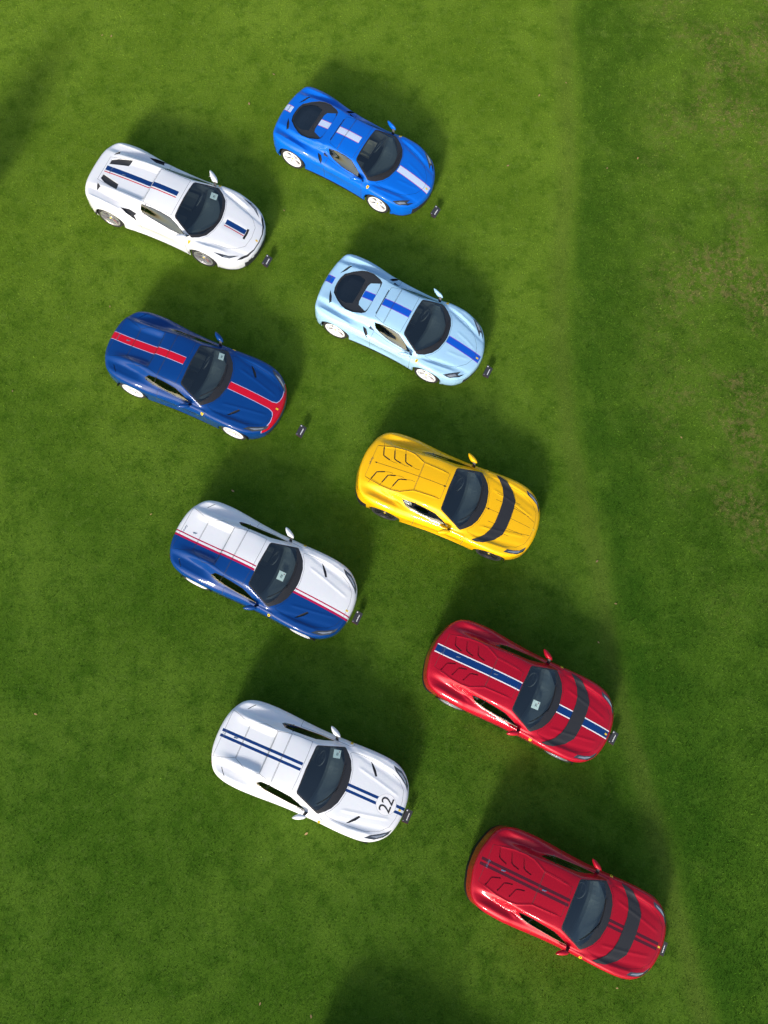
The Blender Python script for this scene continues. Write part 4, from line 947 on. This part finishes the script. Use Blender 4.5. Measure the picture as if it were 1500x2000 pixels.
# ------------------------------------------------------------------ little name boards on the grass in front of the cars
M_DIMRED = mat('dim_red_print', (0.10, 0.02, 0.022), .6)
def name_board(x, y, yaw, label):
    root = bpy.data.objects.new('name_board', None); link(root); root.location = (x, y, 0); root.rotation_euler = (0, 0, yaw)
    tag(root, label, 'sign', 'name boards on the grass in front of the cars')
    tl = math.radians(28); rot = Matrix.Rotation(tl, 3, 'Y'); c = Vector((0, 0, .20))      # plate slopes down away from the car
    bm = bmesh.new(); box(bm, c, (.185, .31, .012), rot); bm_ob('plate', bm, M_SIGN, root, bevel=.003)
    bm = bmesh.new(); box(bm, (-.02, 0, .10), (.020, .05, .20)); bm_ob('post', bm, M_SIGN, root, bevel=.003)
    bm = bmesh.new(); box(bm, (-.02, 0, .006), (.12, .16, .012)); bm_ob('foot', bm, M_SIGN, root, bevel=.003)
    def patch(name, a, b, w, h, m): mesh_ob(name, [c + rot @ Vector((a + sa*w/2, b + sb*h/2, .0075)) for sa, sb in ((-1, -1), (1, -1), (1, 1), (-1, 1))], [(0, 1, 2, 3)], m, root, smooth=False)
    yy = -.085
    for k, w in enumerate((.020, .014, .018, .012, .022, .016, .018, .014)):                # one line of lettering
        patch('lettering', .02 + (.003 if k % 3 == 0 else 0), yy + w/2, .026 - (.006 if k % 2 else 0), w, M_WPRINT); yy += w + .005
    patch('corner_emblem', -.062, .118, .032, .026, M_WPRINT); patch('corner_mark', -.062, -.122, .020, .018, M_GREYLINE)
    mesh_ob('red_edge', [c + rot @ Vector(p) for p in ((-.09, -.1552, .008), (.09, -.1552, .008), (.09, -.142, .0078), (-.09, -.142, .0078))], [(0, 1, 2, 3)], M_DIMRED, root, smooth=False)
for k, (x, y), nm in (('blue', (3.19, 14.93), 'azure blue car'), ('f8', (-1.26, 13.34), 'white car with engine vents'), ('sky', (4.44, 10.35), 'pale sky blue car'), ('navy', (-.32, 8.66), 'navy blue car'),
                      ('half', (1.07, 3.97), 'half white half blue car'), ('w22', (2.20, -.59), 'white number 22 car'), ('red', (7.10, 1.13), 'red car with the blue stripe'), ('dark', (7.92, -3.50), 'deep red car with dark stripes')):
    name_board(x, y, CARS[k][0].rotation_euler[2] + random.uniform(-.06, .06), 'small black name board at the nose of the ' + nm)

# ------------------------------------------------------------------ metal lettering and badges on the tails
def tail_marks():
    c = bpy.data.curves.new('tail_lettering', 'FONT'); c.body = 'Ferrari'; c.size = .075; c.align_x = 'CENTER'; c.align_y = 'CENTER'; c.shear = .3
    o = bpy.data.objects.new('tmp_lettering', c); COL.objects.link(o)
    me = bpy.data.meshes.new_from_object(o.evaluated_get(bpy.context.evaluated_depsgraph_get())); COL.objects.unlink(o); bpy.data.objects.remove(o)
    V0 = np.array([v.co[:2] for v in me.vertices]); F0 = [list(p.vertices) for p in me.polygons]
    horse = np.array([(-.05, .004), (-.02, .016), (.02, .014), (.045, .022), (.06, .012), (.035, .002), (.02, -.012), (-.01, -.008), (-.03, -.02), (-.045, -.008)])
    for k, xs, xb in (('blue', -1.93, None), ('sky', -1.93, None), ('f8', -1.66, -1.30), ('navy', -2.10, -1.84), ('half', -2.10, -1.84), ('w22', -2.12, -1.86), ('yellow', -2.12, None), ('red', -2.07, -.80), ('dark', -2.07, -.78)):
        root, S = CARS[k]; P = np.column_stack([xs + V0[:, 1], -V0[:, 0]]); P[:, 1] *= .9
        mesh_ob('tail_lettering', np.column_stack([P, S.z(P) + .004]), F0, M_CHROME if k != 'yellow' else M_INK, root, normals=[(0, 0, 1)]*len(P))
        for x in ([xb] if xb else []) + ([-1.72] if k in ('red', 'dark') else []):
            Q = horse*[1, 1.1] + [x, 0]; mesh_ob('tail_badge', np.column_stack([Q, S.z(Q) + .006]), [tuple(range(len(Q)))], M_CHROME, root, smooth=False)
tail_marks()

# ------------------------------------------------------------------ a slender tree added unseen west of the frame, only to shade the lawn
def slim_tree(x, y, h):
    root = bpy.data.objects.new('shadow_tree', None); link(root); root.location = (x, y, 0); tag(root, 'small conical dark green tree added out of view to shade the lawn', 'tree')
    rings = [[(r*math.cos(a), r*math.sin(a), z) for a in np.linspace(0, 2*math.pi, 9, endpoint=False)] for z, r in ((-.05, .11), (.3, .08), (h*.5, .05), (h*.92, .015))]
    V, F = loft(rings); mesh_ob('trunk', V, F, mat('bark', (.11, .075, .05), .9), root)
    n = 12000; t = rng.uniform(0, 1, n)**.8; prof = .68*np.sin(np.pi*np.clip(.10 + .90*t, 0, 1))**.7*(1 - .25*t); a = rng.uniform(0, 2*np.pi, n); rr = prof*rng.uniform(.35, 1.05, n)**.6*(1 + .16*np.sin(5*a + 9*t))
    C = np.column_stack([rr*np.cos(a), rr*np.sin(a), .25 + t*(h - .25)]); d = rng.normal(0, 1, (n, 3)); d[:, 2] += 1.2; d /= np.linalg.norm(d, axis=1)[:, None]; e = np.cross(d, rng.normal(0, 1, (n, 3))); e /= np.linalg.norm(e, axis=1)[:, None]
    V = np.stack([C - e*.03, C + e*.03, C + d*.13], 1).reshape(-1, 3); mesh_ob('crown', V, [(3*i, 3*i+1, 3*i+2) for i in range(n)], mat('cypress_leaf', (.035, .070, .018), .7), root, smooth=False)
slim_tree(-9.5, 14.2, 3.1)

# ------------------------------------------------------------------ a tenth car below the frame: only its shadow reaches the picture
def copy_tree(o, parent=None):
    c = o.copy(); COL.objects.link(c); c.parent = parent
    for ch in o.children: copy_tree(ch, c)
    return c
t10 = copy_tree(CARS['w22'][0]); t10.location = (1.96, -6.85, 0); t10.rotation_euler = (0, 0, math.radians(-24.5))
t10['label'] = 'white striped car parked beside the number 22 car, next in its row'

# ------------------------------------------------------------------ fallen leaves on the lawn
M_LEAF = mat('dry_leaf', (0.34, 0.21, 0.085), .7)
LEAVES = [(-5.94, 20.22), (-5.69, 20.2), (-1.2, 19.16), (-1.85, 18.19), (-5.25, 12.03), (7.02, 19.25), (6.23, 18.8), (5.25, 16.52), (8.91, 16.89), (9.45, 8.7), (7.03, 5.42), (7.43, 4.36), (-3.94, 6.53), (-.09, -.95), (-6.33, 1.75),
          (-1.06, -4.48), (.05, -4.76), (12.35, 18.55), (-7.5, 9.67), (6.94, 3.41), (-.85, 14.94), (-1.98, 7.14), (8.02, 16.54), (6.87, -4.33), (3.0, 3.1), (3.3, 2.95)]
leaf_me = None
for i, (x, y) in enumerate(LEAVES):
    if leaf_me is None:
        pr = [(-.05, 0), (-.03, .018), (0, .026), (.03, .016), (.055, 0), (.03, -.018), (0, -.024), (-.03, -.016)]
        V = [(a, b, .012 + .16*abs(b) + .1*a*a*8) for a, b in pr] + [(a, b, .009 + .16*abs(b) + .1*a*a*8) for a, b in pr] ; n = len(pr)
        F = [tuple(range(n)), tuple(range(2*n-1, n-1, -1))] + [(j, (j+1) % n, n+(j+1) % n, n+j) for j in range(n)]
        lo = mesh_ob('fallen_leaf', V, F, M_LEAF, smooth=False); leaf_me = lo.data
    else: lo = link(bpy.data.objects.new('fallen_leaf', leaf_me))
    s = random.uniform(.55, .95); lo.location = (x, y, .018); lo.rotation_euler = (random.uniform(-.2, .2), random.uniform(-.2, .2), random.uniform(0, 6.28)); lo.scale = (s, s, s)
    tag(lo, 'small dry brown leaf lying on the grass', 'leaf', 'fallen leaves on the lawn')

# ------------------------------------------------------------------ grass blades
def edge_x(y): return np.interp(y, [-10, -5.1, -1.3, .44, 2.85, 5.4, 9.0, 12.3, 17, 22, 30], [9.9, 9.05, 8.35, 8.0, 7.5, 7.3, 6.75, 6.72, 7.2, 7.35, 7.9])
def grass():
    n = 620000
    x = rng.uniform(-10.5, 15.0, n); y = rng.uniform(-7.0, 24.0, n)
    rough = x > edge_x(y)
    a = rng.uniform(0, 2*np.pi, n); h = np.where(rough, rng.uniform(.020, .044, n), rng.uniform(.012, .028, n)); w = np.where(rough, rng.uniform(.005, .009, n), rng.uniform(.005, .009, n))
    k = np.clip((x - edge_x(y) + rng.normal(0, .18, n) + .3)/.9, 0, 1); h *= np.where(rough, .45 + .55*k, 1.0)
    lean = rng.normal(0, 1, (n, 2))*h[:, None]*.55
    V = np.empty((n, 3, 3), np.float32)
    V[:, 0] = np.column_stack([x - np.cos(a)*w, y - np.sin(a)*w, np.full(n, -.002)]); V[:, 1] = np.column_stack([x + np.cos(a)*w, y + np.sin(a)*w, np.full(n, -.002)])
    V[:, 2] = np.column_stack([x + lean[:, 0], y + lean[:, 1], h])
    me = bpy.data.meshes.new('grass'); me.vertices.add(3*n); me.loops.add(3*n); me.polygons.add(n)
    me.vertices.foreach_set('co', V.ravel()); me.loops.foreach_set('vertex_index', np.arange(3*n, dtype=np.int32))
    me.polygons.foreach_set('loop_start', np.arange(0, 3*n, 3, dtype=np.int32)); me.polygons.foreach_set('loop_total', np.full(n, 3, np.int32)); me.update()
    at = me.attributes.new('shade', 'FLOAT', 'FACE'); at.data.foreach_set('value', rng.choice([.55, .8, 1.1, 1.5, 1.9], n, p=[.2, .25, .25, .2, .1]).astype(np.float32))
    me.materials.append(M_BLADE); o = link(bpy.data.objects.new('grass', me)); tag(o, 'short green grass blades covering the whole field', 'grass', kind='stuff')
grass()
